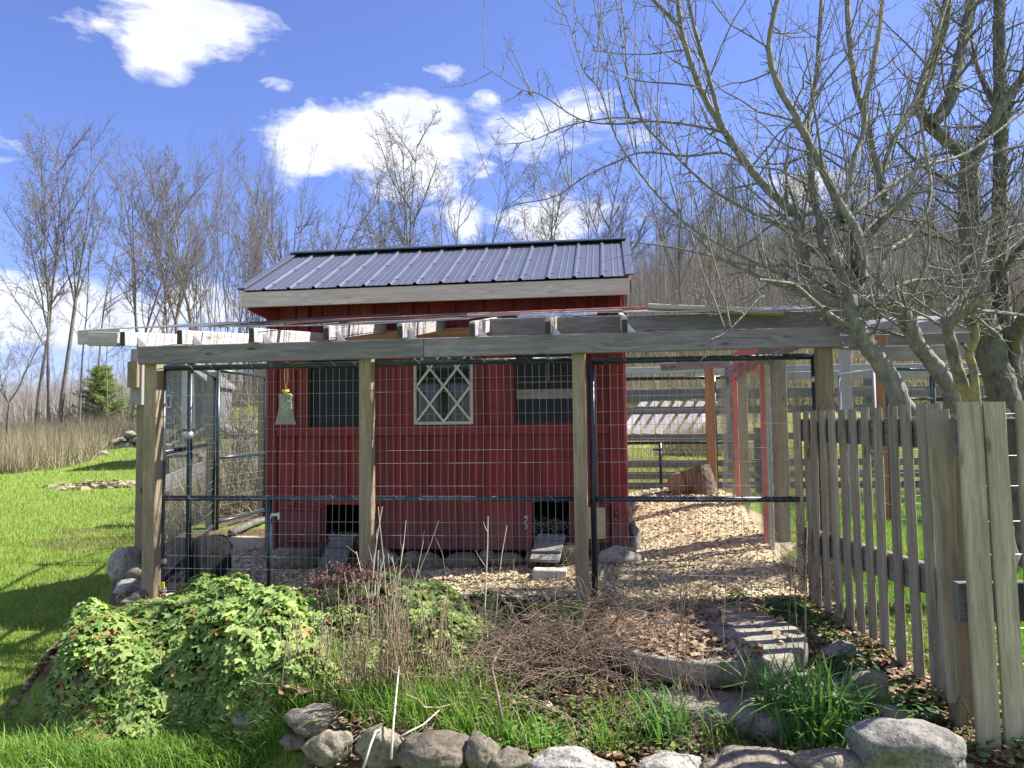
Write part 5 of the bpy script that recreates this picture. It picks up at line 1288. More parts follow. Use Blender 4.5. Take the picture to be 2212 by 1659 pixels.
# evergreens
def pine(px, pyt, Y, label, wide=.33, seed=0, x=None, H=None, dens_=1.0):
    rng = random.Random(seed); x = (px-CX)/F*Y if x is None else x; z0_ = gz(x, Y); H = (P(px, pyt, Y).z-z0_) if H is None else H
    e = empty('pine_tree', (x, Y, z0_), label, 'tree'); mb = TB(); shoot(mb, rng, Vector((x, Y, z0_)), EZ, H, H*.02, 6, 6, .01, 0, .1)
    pos = []
    for k in range(int(95*dens_)):
        q = (k/95/dens_)**.8*.85+.12; a = rng.uniform(0, 6.28); L = H*wide*(1-q)**.75*rng.uniform(.5, 1.15)+.15; p = Vector((x, Y, z0_+H*q)); d = Vector((math.cos(a), math.sin(a), .18))
        ps = shoot(mb, rng, p, d, L, .03, 3, 5, .1, .12, .3)
        for s_ in range(10):
            t_ = rng.uniform(.25, 1.0)*4; j = min(int(t_), 3); c = ps[j].lerp(ps[j+1], t_-j)
            for _ in range(5): pos.append(tuple(c+Vector((rng.gauss(0, H*.03), rng.gauss(0, H*.03), rng.gauss(0, H*.02)))))
    V, Fq = mb.arrays(); nobj('trunk', V, Fq, M_treeb, e)
    pos = np.array(pos); bV = np.array([[-.5, -.12, 0], [.5, -.03, .1], [.45, .12, 0], [-.4, .05, .12]]); V, Fq = scatter(bV, np.array([[0, 1, 2, 3]]), pos, rots(len(pos), tilt=np.random.rand(len(pos))*1.3), H*.045*(.6+np.random.rand(len(pos))))
    nobj('foliage', V, Fq, M_needle, e)
pine(218, 790, 52, 'light green pine beyond the lawn between the bare trunks', .62, 1, dens_=1.3)
pine(318, 845, 44, 'dark evergreen bush low at the left edge of the corner post', .5, 4)
pine(1545, 560, 75, 'green pine half hidden in the hillside wood left of the main trunk', .3, 2)
pine(1925, 500, 82, 'green pine high in the hillside wood behind the apple limbs', .3, 3)
pine(1690, 600, 70, 'green pine low in the hillside wood right of the coop roof', .34, 5)
pine(2060, 560, 72, 'green pine in the hillside wood behind the right apple tree', .34, 6)

# brush and undergrowth
def brush(name, label, pts, hmin, hmax, m, wd=.02, lean=.5, cat='brush'):
    n = len(pts); pts = np.asarray(pts); h = hmin+(hmax-hmin)*np.random.rand(n)
    bV = np.array([[-.5, 0, 0], [.5, 0, 0], [.1, 0, .55], [.25, 0, 1.0]]); bF = np.array([[0, 1, 2, 3]])
    V, Fq = scatter(bV, bF, pts, rots(n, tilt=np.abs(np.random.randn(n))*lean), np.stack([np.full(n, wd)*(.5+np.random.rand(n)), np.ones(n), h], 1))
    o = nobj(name, V, Fq, m, None, (0, 0, 0)); return tag(o, label, cat, kind='stuff')
def region(n, fx, fy):
    x = fx(np.random.rand(n)); y = fy(np.random.rand(n)); return x, y
np.random.seed(12)
N = 80000; y = 24+66*np.random.rand(N)**1.5; q = -.80+.62*np.random.rand(N); x = q*y; keep = (y > 25.5+2*wob(x, y)+8*S((q+.62)/.12)); x, y = x[keep], y[keep]
brush('dry_brush', 'tangled dry brush and tall dead grass along the far edge of the lawn', np.stack([x, y, ground(x, y)-.05], 1), .35, 1.6, M_brush, .035, .45)
N = 60000; y = 34+80*np.random.rand(N)**1.2; q = -.17+1.0*np.random.rand(N); x = q*y
brush('undergrowth', 'grey brown undergrowth on the wooded hillside', np.stack([x, y, ground(x, y)-.05], 1), .5, 3.0, M_brush, .07, .35)
N = 70000; y = 52+55*np.random.rand(N); q = -.82+.64*np.random.rand(N); x = q*y
brush('far_wood', 'brown brushy wood closing the view beyond the lawn', np.stack([x, y, ground(x, y)-.05], 1), 1.5, 5.2, M_thick, .06, .4)
N = 9000; y = 10.6+10*np.random.rand(N); q = -.47+.17*np.random.rand(N); x = q*y
brush('bramble', 'thin bare bramble stems behind the left wire panels', np.stack([x, y, ground(x, y)-.05], 1), .3, 1.5, M_brush, .014, .55)
N = 60000; y = 50+68*np.random.rand(N); q = -.10+.92*np.random.rand(N); x = q*y
brush('wood_thicket', 'fine grey twigs of the wood on the hillside', np.stack([x, y, ground(x, y)-.05], 1), 3, 9.5, M_thick, .055, .16)
pts = []
for _ in range(3500): a = random.gauss(0, 1); pts.append((P(1505, 900, 16.5).x+a*.35, 16.5+random.gauss(0, .3)))
pts = np.array(pts); brush('dry_grass_clump', 'tan clump of dead ornamental grass in front of the shadow striped ramp', np.stack([pts[:, 0], pts[:, 1], ground(pts[:, 0], pts[:, 1])+.3], 1), .3, .95, M_brush, .012, .35)
# shrubs behind the left panels: bare forking shrub
for (px, Y, hh, lab) in ((505, 11.2, 1.9, 'bare twiggy shrub with pale stems behind the left wire panel'), (545, 10.9, 2.3, 'dark stemmed bare shrub beside the coop corner'), (400, 15, 2.2, 'bare shrub farther back by the grey outbuilding')):
    x = (px-CX)/F*Y; e = empty('bare_shrub', (x, Y, gz(x, Y)), lab, 'shrub'); tb = TB(); rg = random.Random(int(px))
    for k in range(9):
        ps = shoot(tb, rg, Vector((x+rg.gauss(0, .08), Y+rg.gauss(0, .08), gz(x, Y))), Vector((rg.gauss(0, .35), rg.gauss(0, .35), 1)), hh*rg.uniform(.6, 1), .014, 4, 8, .2, .12, .3)
        sub(tb, rg, ps, hh, .012, 0, [(8, 38, .35, .5, 3, 5, .3, .2, .15), (4, 38, .45, .6, 3, 4, .3, .2, .2), (2, 38, .5, .8, 3, 3, .3, .2, .2)])
    V, Fq = tb.arrays(); nobj('stems', V, Fq, M_apple if px != 545 else M_apple2, e)
# forsythia, stone heaps and distant things on the left
c = P(352, 893, 40); e = empty('forsythia', (c.x, 40, gz(c.x, 40)), 'small yellow flowering shrub beyond the lawn beside the stone heap', 'shrub')
pos = np.array([[c.x+random.gauss(0, .45), 40+random.gauss(0, .4), gz(c.x, 40)+abs(random.gauss(.7, .35))] for _ in range(900)]); V, Fq = scatter(np.array([[-.5, -.5, 0], [.5, -.5, 0], [.5, .5, 0], [-.5, .5, 0]]), np.array([[0, 1, 2, 3]]), pos, rots(900, tilt=np.random.rand(900)*3), .09+.06*np.random.rand(900)); nobj('blossom', V, Fq, M_forsy, e)
heap = empty('stone_heap', (P(268, 940, 27).x, 27, gz(P(268, 940, 27).x, 27)), 'heap of pale fieldstones at the foot of the leaning bare tree', 'stone heap')
for k in range(34):
    px = random.uniform(236, 312); yy_ = 33+random.uniform(-.6, .6); c = P(px, 940, yy_); c.z = gz(c.x, yy_)+.7*random.random()*(1-abs(px-280)/50); s_ = random.uniform(.25, .6); stone('stone', c, (s_*1.3, s_, s_*.7), None, M_rockw if k % 2 else M_rock, None, 400+k % 9, .6, parent=heap)
for k, (px, py) in enumerate(((1018/3.318/1.389+0+2, 950), (62, 965), (92, 948), (190, 958))):
    c = P(px, py, 30); stone('field_stone', (c.x, 30, gz(c.x, 30)+.08), (.45, .35, .25), ['pale stone in the dry brush right of the thick trunks', 'pale stone leftmost in the dry brush', 'small pale stone in the brush near the left edge', 'pale stone in the dry brush below the thick trunks'][k], M_rockw, None, 500+k, .6)
# wall of stones behind the left panels
for k in range(16):
    px = 375+k*12+random.uniform(-3, 3); c = P(px, 868, 25); c.z = gz(c.x, 25)+random.uniform(0, .25); stone('wall_stone', (c.x, 25+random.uniform(-.3, .3), c.z), (.42, .35, .28), 'stone in the low dry stone wall behind the left wire panels', M_rockw if k % 2 else M_rock, 'stones of the dry wall behind the run', 600+k % 7, .6)
# outbuilding seen through the left panel
def house(name, label, cx_, cy_, w_, d_, h_, rise, wallm, roofm, yaw=0.0, doors=True, winrows=1):
    z = gz(cx_, cy_)-.1; e = empty(name, (cx_, cy_, z), label, 'building'); X = Vector((math.cos(yaw), math.sin(yaw), 0)); Y_ = Vector((-math.sin(yaw), math.cos(yaw), 0)); o = Vector((cx_, cy_, z))
    mb = MB(); q = lambda a, b, c: o+X*a+Y_*b+EZ*c
    vs = [q(-w_/2, -d_/2, 0), q(w_/2, -d_/2, 0), q(w_/2, d_/2, 0), q(-w_/2, d_/2, 0), q(-w_/2, -d_/2, h_), q(w_/2, -d_/2, h_), q(w_/2, d_/2, h_), q(-w_/2, d_/2, h_), q(0, -d_/2, h_+rise), q(0, d_/2, h_+rise)]
    mb.add(vs, [(0, 1, 5, 8, 4), (1, 2, 6, 5), (2, 3, 7, 9, 6), (3, 0, 4, 7)]); mb.build('wall', wallm, e)
    for s_ in (-1, 1):
        mb = MB(); k = 1.12; a = [q(s_*w_/2*k, -d_/2-.25, h_-rise*(k-1)), q(0, -d_/2-.25, h_+rise), q(0, d_/2+.25, h_+rise), q(s_*w_/2*k, d_/2+.25, h_-rise*(k-1))]
        mb.add(a+[p+EZ*.1 for p in a], [(0, 1, 2, 3), (7, 6, 5, 4), (0, 4, 5, 1), (3, 2, 6, 7), (0, 3, 7, 4)]); mb.build('roof', roofm, e)
    mb = MB(); mb.box(q(w_*.18, -d_/2-.02, 1.0), w_*.22, .06, 2.0, (X, Y_, EZ)); mb.build('door', M_white, e)
    mb = MB(); mb.box(q(-w_*.2, -d_/2-.02, h_*.6), w_*.18, .06, h_*.28, (X, Y_, EZ)); w__ = mb.build('window', M_white, e); mb = MB(); mb.box(q(-w_*.2, -d_/2-.055, h_*.6), w_*.14, .01, h_*.22, (X, Y_, EZ)); mb.build('pane', M_glass, w__)
    for k in range(10):
        x_ = -w_/2+(k+.5)*w_/10
        if abs(x_-w_*.18) < w_*.13: continue
        mb = MB(); hh = h_+rise*(1-abs(x_)/(w_/2))-.02; mb.box(q(x_, -d_/2-.012, hh/2), .05, .02, hh, (X, Y_, EZ)); mb.build('batten', wallm, e)
    return e
c = P(403, 870, 26); house('outbuilding', 'grey gabled outbuilding seen through the left wire panel', c.x, 26.5, 1.9, 3.0, 1.55, .75, M_shingle, M_shingle, .1)
c = P(300, 906, 62); e = house('far_house', 'low pale building far off between the trunks beyond the lawn', c.x, 64, 4.2, 4, 1.3, .8, M_greyp, M_shingle, .2)
c = P(263, 906, 58); e = empty('covered_trailer', (c.x, 58, gz(c.x, 58)), 'tiny dark trailer with teal cover far off beyond the lawn', 'trailer')
z_ = gz(c.x, 58); mb = MB(); mb.box((c.x, 58, z_+.75), 1.5, .9, .55); mb.build('body', M_rubber, e); mb = MB(); mb.box((c.x+.35, 57.9, z_+1.12), .9, 1.0, .35); mb.box((c.x+.6, 57.5, z_+.8), .5, .1, .6); mb.build('cover', M_teal, e)
for s_ in (-.5, .5): mb = MB(); mb.tube([(c.x+s_, 57.45, z_+.35), (c.x+s_, 57.6, z_+.35)], .3, 12); mb.build('wheel', M_rubber, e)

# ------------------------------------------------------------------ grass
np.random.seed(5)
def blades(name, label, pos, h, w_, lean, m, seg=2, yaw=None, kind='stuff', parent=None, cat='grass'):
    n = len(pos)
    if seg == 1: bV = np.array([[-.5, 0, 0], [.5, 0, 0], [.1, .25, 1.0]]); bF = np.array([[0, 1, 2]])
    else:
        bV = np.array([[-.5, 0, 0], [.5, 0, 0], [.42, .10, .5], [-.42, .10, .5], [.25, .34, .82], [-.25, .34, .82], [.02, .62, .97], [-.02, .62, .97]]); bF = np.array([[0, 1, 2, 3], [3, 2, 4, 5], [5, 4, 6, 7]])
    V, Fq = scatter(bV, bF, pos, rots(n, yaw=yaw, tilt=np.abs(np.random.randn(n))*lean), np.stack([w_, h*.9, h], 1))
    o = nobj(name, V, Fq, m, parent, (0, 0, 0) if parent is None else None, True)
    if kind: o['kind'] = kind
    return tag(o, label, cat) if parent is None else o
def lawnmask(x, y):
    u = (x*E1.x+(y-5.2)*E1.y); v = (x*E2.x+(y-5.2)*E2.y)
    return (raised(x, y) < .35)
N = 230000; y = 3.0/(1-np.random.rand(N)*(1-3.0/33)); x = -(.02+.80*np.random.rand(N))*y+.2; k = lawnmask(x, y) & (x < -.5-.0*y) & (x > -.78*y-.3) & (x < -1.0-.12*y+ (y < 4)*1.2)
x, y = x[k], y[k]; pos = np.stack([x, y, ground(x, y)-.004], 1); n = len(x)
blades('lawn_grass', 'short mown spring lawn left of the run', pos, (.018+.035*np.random.rand(n))*(.55+.12*y), (.0035+.003*np.random.rand(n))*(.55+.16*y), .55, M_grass, 1)
# lawn behind the picket fence and the paddock
N = 90000; y = 3.2+7.5*np.random.rand(N); x = 2.05+(.78*y-1.6)*np.random.rand(N)**1.0; k = ((x*E1.x+(y-5.2)*E1.y) > 2.2) | (y < 5); x, y = x[k], y[k]; N = len(x); pos = np.stack([x, y, ground(x, y)-.004], 1)
blades('side_lawn_grass', 'bright lawn seen between the pickets', pos, .04+.06*np.random.rand(N), .004+.005*np.random.rand(N), .5, M_grassb, 1)
N = 70000; y = 10.5/(1-np.random.rand(N)*(1-10.5/34)); x = (.1+.62*np.random.rand(N))*y; pos = np.stack([x, y, ground(x, y)-.01], 1)
blades('paddock_grass', 'rough yellow green pasture behind the board fence', pos, (.05+.06*np.random.rand(N))*(.6+.06*y), (.006+.004*np.random.rand(N))*(.5+.1*y), .5, M_dry, 1)
# long grass along the stones at the bottom of the picture
def spots(lst, n):
    out = []
    tot = sum(a[3] for a in lst)
    for (px, py, r_, wgt) in lst:
        c = unp(px, py)
        for _ in range(int(n*wgt/tot)): out.append((c.x+random.gauss(0, r_), c.y+random.gauss(0, r_*.6)))
    a = np.array(out); return np.stack([a[:, 0], a[:, 1], ground(a[:, 0], a[:, 1])-.01], 1)
pos = spots([(220, 1620, .16, 2), (320, 1640, .16, 3), (420, 1640, .16, 3), (520, 1640, .14, 3), (600, 1650, .12, 3), (560, 1600, .1, 2), (470, 1600, .12, 2), (660, 1600, .05, .6), (260, 1650, .15, 2), (150, 1640, .2, 2)], 15000)
n = len(pos); blades('long_grass', 'long bright unmown grass below the geranium mound and beside the border stones', pos, .05+.10*np.random.rand(n), .004+.003*np.random.rand(n), .45, M_grassb)
pos = spots([(860, 1560, .10, 1.4), (930, 1560, .13, 2), (980, 1520, .12, 2), (840, 1500, .06, .7), (770, 1540, .05, .7), (1010, 1560, .08, 1), (740, 1600, .04, .6), (820, 1560, .06, .8), (870, 1600, .03, .4), (1000, 1600, .04, .5), (1075, 1610, .04, .4), (1150, 1625, .05, .4), (1330, 1630, .04, .3), (1560, 1625, .05, .3), (700, 1590, .05, .5), (600, 1580, .06, .6), (1370, 1560, .10, .5), (1900, 1600, .05, .3)], 2500)
n = len(pos); blades('bed_grass', 'tufts of fresh grass growing in the bed above the border stones', pos, .08+.13*np.random.rand(n), .004+.003*np.random.rand(n), .38, M_grassb)
def strapclump(name, label, px, py, r_, n, h, w_, m, cat='plant'):
    c = unp(px, py); a = np.random.rand(n)*6.283; rr = r_*np.sqrt(np.random.rand(n)); pos = np.stack([c.x+rr*np.cos(a), c.y+rr*np.sin(a), np.full(n, c.z-.01)], 1)
    e = empty(name, c, label, cat); K = 7; hh = h*(.55+.6*np.random.rand(n)); ww = w_*(.7+.5*np.random.rand(n)); aa = np.random.rand(n)*6.283
    q = np.linspace(0, 1, K); out = np.stack([np.cos(aa), np.sin(aa), aa*0], 1); sd_ = np.stack([-np.sin(aa), np.cos(aa), aa*0], 1); bend = .15+1.0*np.random.rand(n)**1.3
    Vv = []
    for k in range(K):
        t_ = q[k]; p = pos+out*(hh*(bend*.75*t_**1.9+.12*t_))[:, None]; p[:, 2] += hh*(t_-bend*.50*t_**2.6); wk = ww*(1-t_**3)*.5+.0006
        Vv += [p+sd_*wk[:, None], p-sd_*wk[:, None]]
    Vv = np.stack(Vv, 1).reshape(-1, 3); Fq = np.concatenate([np.stack([np.arange(n)*2*K+2*k, np.arange(n)*2*K+2*k+1, np.arange(n)*2*K+2*k+3, np.arange(n)*2*K+2*k+2], 1) for k in range(K-1)])
    big = min(n, 120); V1 = Vv.reshape(n, 2*K, 3)
    for i in range(big):
        f0 = np.array([[2*k, 2*k+1, 2*k+3, 2*k+2] for k in range(K-1)]); nobj('leaf', V1[i], f0, m, e, smooth=True)
    if n > big:
        V2 = V1[big:].reshape(-1, 3); n2 = n-big; Fq = np.concatenate([np.stack([np.arange(n2)*2*K+2*k, np.arange(n2)*2*K+2*k+1, np.arange(n2)*2*K+2*k+3, np.arange(n2)*2*K+2*k+2], 1) for k in range(K-1)])
        nobj('leaves', V2, Fq, m, e, smooth=True)['kind'] = 'stuff'
    return e
strapclump('strap_leaved_clump', 'big clump of arching dark green strap leaves in front of the millstones', 1745, 1590, .19, 300, .40, .011, M_daff)
strapclump('strap_leaved_clump', 'smaller tuft of strap leaves low between the millstone and the bottom stones', 1440, 1600, .10, 60, .25, .012, M_daff)
strapclump('strap_leaved_clump', 'few broad upright leaves under the front edge of the lower millstone', 1585, 1600, .07, 24, .20, .024, M_daff)
strapclump('strap_leaved_clump', 'light green leaf tuft beside the big angular rock', 1905, 1570, .06, 26, .22, .016, M_herb2)

# ------------------------------------------------------------------ geranium mound
def lobed(nl, seed):
    rg = random.Random(seed); V = [(0, 0, 0)]; pts = []
    span = 5.6
    for i in range(nl*2+1):
        a = -span/2+span*i/(nl*2)+math.pi/2; r_ = (.50 if i % 2 == 1 else .29)*rg.uniform(.88, 1.12)
        if i in (0, nl*2): r_ = .16
        z_ = .05*math.sin(i*1.3)+(-.09 if i % 2 == 1 else .05)
        if i % 2 == 1:
            for da, k in ((-.21, .84), (-.09, 1.0), (.09, 1.0), (.21, .84)): pts.append((r_*k*math.cos(a+da), r_*k*math.sin(a+da), z_))
        else: pts.append((r_*math.cos(a), r_*math.sin(a), z_))
    V += pts; Fc = [(0, i, i+1) for i in range(1, len(pts))]; return np.array(V), np.array(Fc)
leafs = [lobed(5, s_) for s_ in range(3)]+[lobed(7, 9)]
ger = empty('geranium_mound', (-1.55, 4.3, -.1), 'wide mound of fresh green geranium leaves spilling onto the lawn at the left', 'plant')
def mound(x, y):
    # left body and a lower right part
    a = 1-((x+1.62+.09*np.sin(y*7))/1.10)**2-((y-4.50+.06*np.sin(x*6))/.86)**2; b = 1-((x+.74)/.74)**2-((y-4.45)/.72)**2; c_ = 1-((x+1.42)/.72)**2-((y-4.10)/.55)**2
    m_ = np.maximum(np.maximum(np.sqrt(np.clip(a, 0, 1))*.19, np.sqrt(np.clip(b, 0, 1))*.20), np.sqrt(np.clip(c_, 0, 1))*.21)
    base = ground(x, y); lump = .05*np.sin(x*6+y*4)+.04*np.sin(x*5-y*9+1)+.035*np.sin(x*15+1)*np.sin(y*13)
    return base, m_*(1+lump*3)+lump*(m_ > .03), m_
np.random.seed(8)
N = 60000; x = -3.15+3.3*np.random.rand(N); y = 3.3+2.15*np.random.rand(N); bz, hz, m_ = mound(x, y); lg = raised(x, y)
vv = (x*E2.x+(y-5.2)*E2.y)
keep = (m_ > .02) & (vv < -.0); x, y, bz, hz, m_ = x[keep], y[keep], bz[keep], hz[keep], m_[keep]
e_ = .03; g1 = (mound(x+e_, y)[0]+mound(x+e_, y)[1]-bz-hz)/e_; g2_ = (mound(x, y+e_)[0]+mound(x, y+e_)[1]-bz-hz)/e_
steep = np.sqrt(1+g1**2+g2_**2); pr = np.clip(steep/2.6, 0, 1)*.42; keep = np.random.rand(len(x)) < pr+.10
x, y, bz, hz, g1, g2_ = x[keep], y[keep], bz[keep], hz[keep], g1[keep], g2_[keep]
n = len(x); depth = np.random.rand(n)**2*.11; z = bz+hz-depth
tilt = np.clip(np.arctan(np.sqrt(g1**2+g2_**2))*.52, 0, 1.1)+np.random.randn(n)*.33; td = np.arctan2(-g2_, -g1)+np.random.randn(n)*.5
sz = (.047+.062*np.random.rand(n)**1.4); RT = rots(n, tilt=tilt, tdir=td); pos = np.stack([x, y, z], 1)
print('geranium leaves', n)
order = np.argsort(depth+.04*y); ind = order[:300]; rest = order[300:]
lm = []
for k, (V_, F_) in enumerate(leafs):
    me = npmesh('leaf', V_, F_); me.materials.append(M_gran); lm.append(me)
    me2 = npmesh('leaf', V_, F_); me2.materials.append(M_granr); lm.append(me2)
wi = W[ger.name].inverted()
for i in ind:
    me = lm[(i % 4)*2+(1 if (x[i] < -2.0 and y[i] < 4.3 and random.random() < .22) or random.random() < .012 else 0)]
    o = bpy.data.objects.new('leaf', me); COL.objects.link(o); o.parent = ger
    mt = Matrix(RT[i].tolist()).to_4x4() @ Matrix.Scale(float(sz[i]), 4); mt.translation = Vector(pos[i]); o.matrix_basis = wi @ mt
red = (np.random.rand(len(rest)) < np.where((x[rest] < -2.0) & (y[rest] < 4.2), .16, .008))
for mat_, sel, nm in ((M_gran, rest[~red], 'leaves'), (M_granr, rest[red], 'reddened_leaves')):
    Vs, Fs, b = [], [], 0
    for k in range(4):
        s_ = sel[sel % 4 == k]
        if len(s_) == 0: continue
        V_, F_ = scatter(leafs[k][0], leafs[k][1], pos[s_], RT[s_], sz[s_]); Vs.append(V_); Fs.append(F_+b); b += len(V_)
    nobj(nm, np.concatenate(Vs), np.concatenate(Fs), mat_, ger)['kind'] = 'stuff'
tb = TB()
for i in order[::4]:
    p = Vector(pos[i]); q = Vector((p.x+random.gauss(0, .05), p.y+.06+random.gauss(0, .05), bz[i])); tb.add([tuple(q), tuple(q.lerp(p, .6)+EZ*.01), tuple(p)], .0018, .0012, 3)
V, Fq = tb.arrays(); nobj('leaf_stalks', V, Fq, M_herb, ger)['kind'] = 'stuff'

# ------------------------------------------------------------------ leafy herbs
def herb(name, label, px, py, rx, h, n, size, m, z0_=None, base=None):
    c = unp(px, py) if base is None else base; e = empty(name, c, label, 'plant'); bV = np.array([[0, 0, 0], [.16, .3, .03], [.12, .7, .03], [0, 1, -.05], [-.12, .7, .03], [-.16, .3, .03]]); bF = np.array([[0, 1, 2], [0, 2, 3], [0, 3, 4], [0, 4, 5]])
    a = np.random.rand(n)*6.283; rr = np.random.rand(n)**.6*rx; zz = np.random.rand(n)*h*(1-(rr/rx)**2*.75)+.01
    pos = np.stack([c.x+rr*np.cos(a), c.y+rr*np.sin(a)*.8, c.z+zz], 1); V_, F_ = scatter(bV, bF, pos, rots(n, yaw=a-1.57+np.random.randn(n)*.5, tilt=np.random.rand(n)*.7, tdir=a), size*(.6+.8*np.random.rand(n)))
    nobj('leaves', V_, F_, m, e)['kind'] = 'stuff'
    tb = TB()
    for i in range(0, n, 6): tb.add([(c.x+(pos[i, 0]-c.x)*.5, c.y+(pos[i, 1]-c.y)*.5, c.z), (pos[i, 0]*.9+c.x*.1, pos[i, 1]*.9+c.y*.1, (c.z+pos[i, 2])/2), tuple(pos[i])], .002, .001, 3)
    V_, F_ = tb.arrays(); nobj('stems', V_, F_, m, e)
herb('leafy_herb', 'dark green bushy herb in front of the wire right of the second post', 1062, 1330, .20, .17, 900, .055, M_herb)
herb('leafy_herb', 'bright green bushy herb at the foot of the third post', 1222, 1364, .19, .13, 1000, .045, M_herb2)
herb('leafy_herb', 'small dark herb by the wire behind the millstone left', 1590, 1302, .09, .10, 160, .05, M_herb, base=Vector((P(1590, 1295, 5.1).x, 5.05, 0)))
herb('leafy_herb', 'small dark herb by the wire behind the millstone right', 1513, 1302, .09, .08, 130, .045, M_herb, base=Vector((P(1513, 1295, 5.1).x, 5.05, 0)))
herb('leafy_herb', 'leafy dark weed between the millstone and the first pickets', 1696, 1330, .14, .10, 420, .045, M_herb)
herb('leafy_herb', 'pale green weed under the sixth picket', 1750, 1345, .12, .05, 260, .03, M_herb2)
herb('leafy_herb', 'green weed patch left of the lower millstone', 1370, 1545, .22, .06, 700, .030, M_weed)
herb('leafy_herb', 'bright weed patch in front of the twig tangle', 1410, 1500, .16, .06, 420, .034, M_herb2)
herb('leafy_herb', 'low grey green herb left of the twig tangle', 985, 1440, .25, .14, 900, .035, M_gran)
herb('leafy_herb', 'thistle-like dark rosette above the big angular rock', 1962, 1555, .13, .08, 200, .055, M_herb)
herb('leafy_herb', 'small weed between the leaning stone and the strap leaves', 1840, 1450, .14, .08, 260, .035, M_herb)

herb('leafy_herb', 'green herb spilling right from the geranium mound behind the dead stalks', 905, 1400, .20, .13, 700, .05, M_gran)
herb('leafy_herb', 'fresh green herb low in the bed right of the dead stalks', 1010, 1400, .16, .09, 420, .035, M_herb2)
herb('leafy_herb', 'green weed patch at the left edge of the border boulders', 600, 1560, .14, .06, 300, .03, M_weed)
herb('leafy_herb', 'green creeping weeds above the small brown border stone', 1130, 1585, .22, .06, 700, .028, M_herb2)
herb('leafy_herb', 'creeping weeds above the wide speckled border stone', 1260, 1590, .2, .06, 600, .028, M_weed)
# low weeds over the bed, dead leaves, chips
def quads(name, label, pos, size, m, tilt=.6, cat='litter'):
    n = len(pos); bV = np.array([[-.5, -.3, 0], [.1, -.42, .10], [.55, .02, 0], [.1, .4, .12], [-.45, .25, -.02]]); bF = np.array([[0, 1, 2], [0, 2, 3], [0, 3, 4]])
    V_, F_ = scatter(bV, bF, pos, rots(n, tilt=np.random.rand(n)*tilt), size); o = nobj(name, V_, F_, m, None, (0, 0, 0)); return tag(o, label, cat, kind='stuff')
N = 30000; x = -1.0+3.6*np.random.rand(N); y = 2.7+2.4*np.random.rand(N); vv = (x*E2.x+(y-5.2)*E2.y); k = (raised(x, y) > .3) & (vv < -.02) & (mound(x, y)[2] < .05) & (np.random.rand(N) < .55)
k &= ((x-mc.x)**2+(y-4.06)**2 > .58**2) | (np.random.rand(N) < .05)
k |= (((x-mc.x)**2+(y-4.06)**2) < .53**2) & (x < mc.x+.12+.1*np.sin(y*9)) & (np.random.rand(N) < .38)
x, y = x[k], y[k]; z = ground(x, y)+.008+.02*np.random.rand(len(x)); on = ((x-mc.x)**2+(y-4.06)**2 < .56**2); z[on] = .126+.012*np.random.rand(on.sum())
quads('leaf_litter', 'brown dead leaves strewn over the planting bed', np.stack([x, y, z], 1), .022+.03*np.random.rand(len(x)), M_litter, .7)
N = 22000; x = -.6+3.0*np.random.rand(N); y = 2.7+2.3*np.random.rand(N); cl = .5+.5*np.sin(x*6+y*5)*np.sin(y*7-x*3); vv = (x*E2.x+(y-5.2)*E2.y); k = (raised(x, y) > .3) & (vv < -.03) & (mound(x, y)[2] < .05) & (np.random.rand(N) < cl*.9) & ((x-mc.x)**2+(y-4.06)**2 > .6**2) & ((x-mc.x-.13)**2+(y-3.74)**2 > .57**2)
x, y = x[k], y[k]; quads('low_weeds', 'low small leaved weeds between the plants of the bed', np.stack([x, y, ground(x, y)+.02+.04*np.random.rand(len(x))], 1), .014+.018*np.random.rand(len(x)), M_weed, 1.0, 'weeds')
N = 42000; u_ = -3.0+5.0*np.random.rand(N); v_ = .02+6.0*np.random.rand(N)**1.4; x = E1.x*u_+E2.x*v_; y = 5.2+E1.y*u_+E2.y*v_; k = ~((u_ > cuL) & (u_ < cuR) & (v_ > VS) & (v_ < VS+DEP)); x, y = x[k], y[k]
quads('wood_chips', 'wood chips and sawdust covering the floor of the run', np.stack([x, y, ground(x, y)+.004+.012*np.random.rand(len(x))], 1), .010+.024*np.random.rand(len(x)), M_chip, .8, 'wood chips')
pos = spots([(225, 1050, .5, 1)], 900); pos[:, 2] += .03; quads('dead_twig_heap', 'flat heap of dead brown plant stems lying on the lawn', pos, .10+.25*np.random.rand(len(pos)), M_brush, .5)
pos = spots([(120, 1480, .12, 2), (200, 1560, .12, 2), (130, 1520, .10, 1)], 700); pos[:, 2] += .015; quads('leaf_drift', 'brown dead leaves caught at the left edge of the geranium mound', pos, .04+.05*np.random.rand(len(pos)), M_litter, .8)

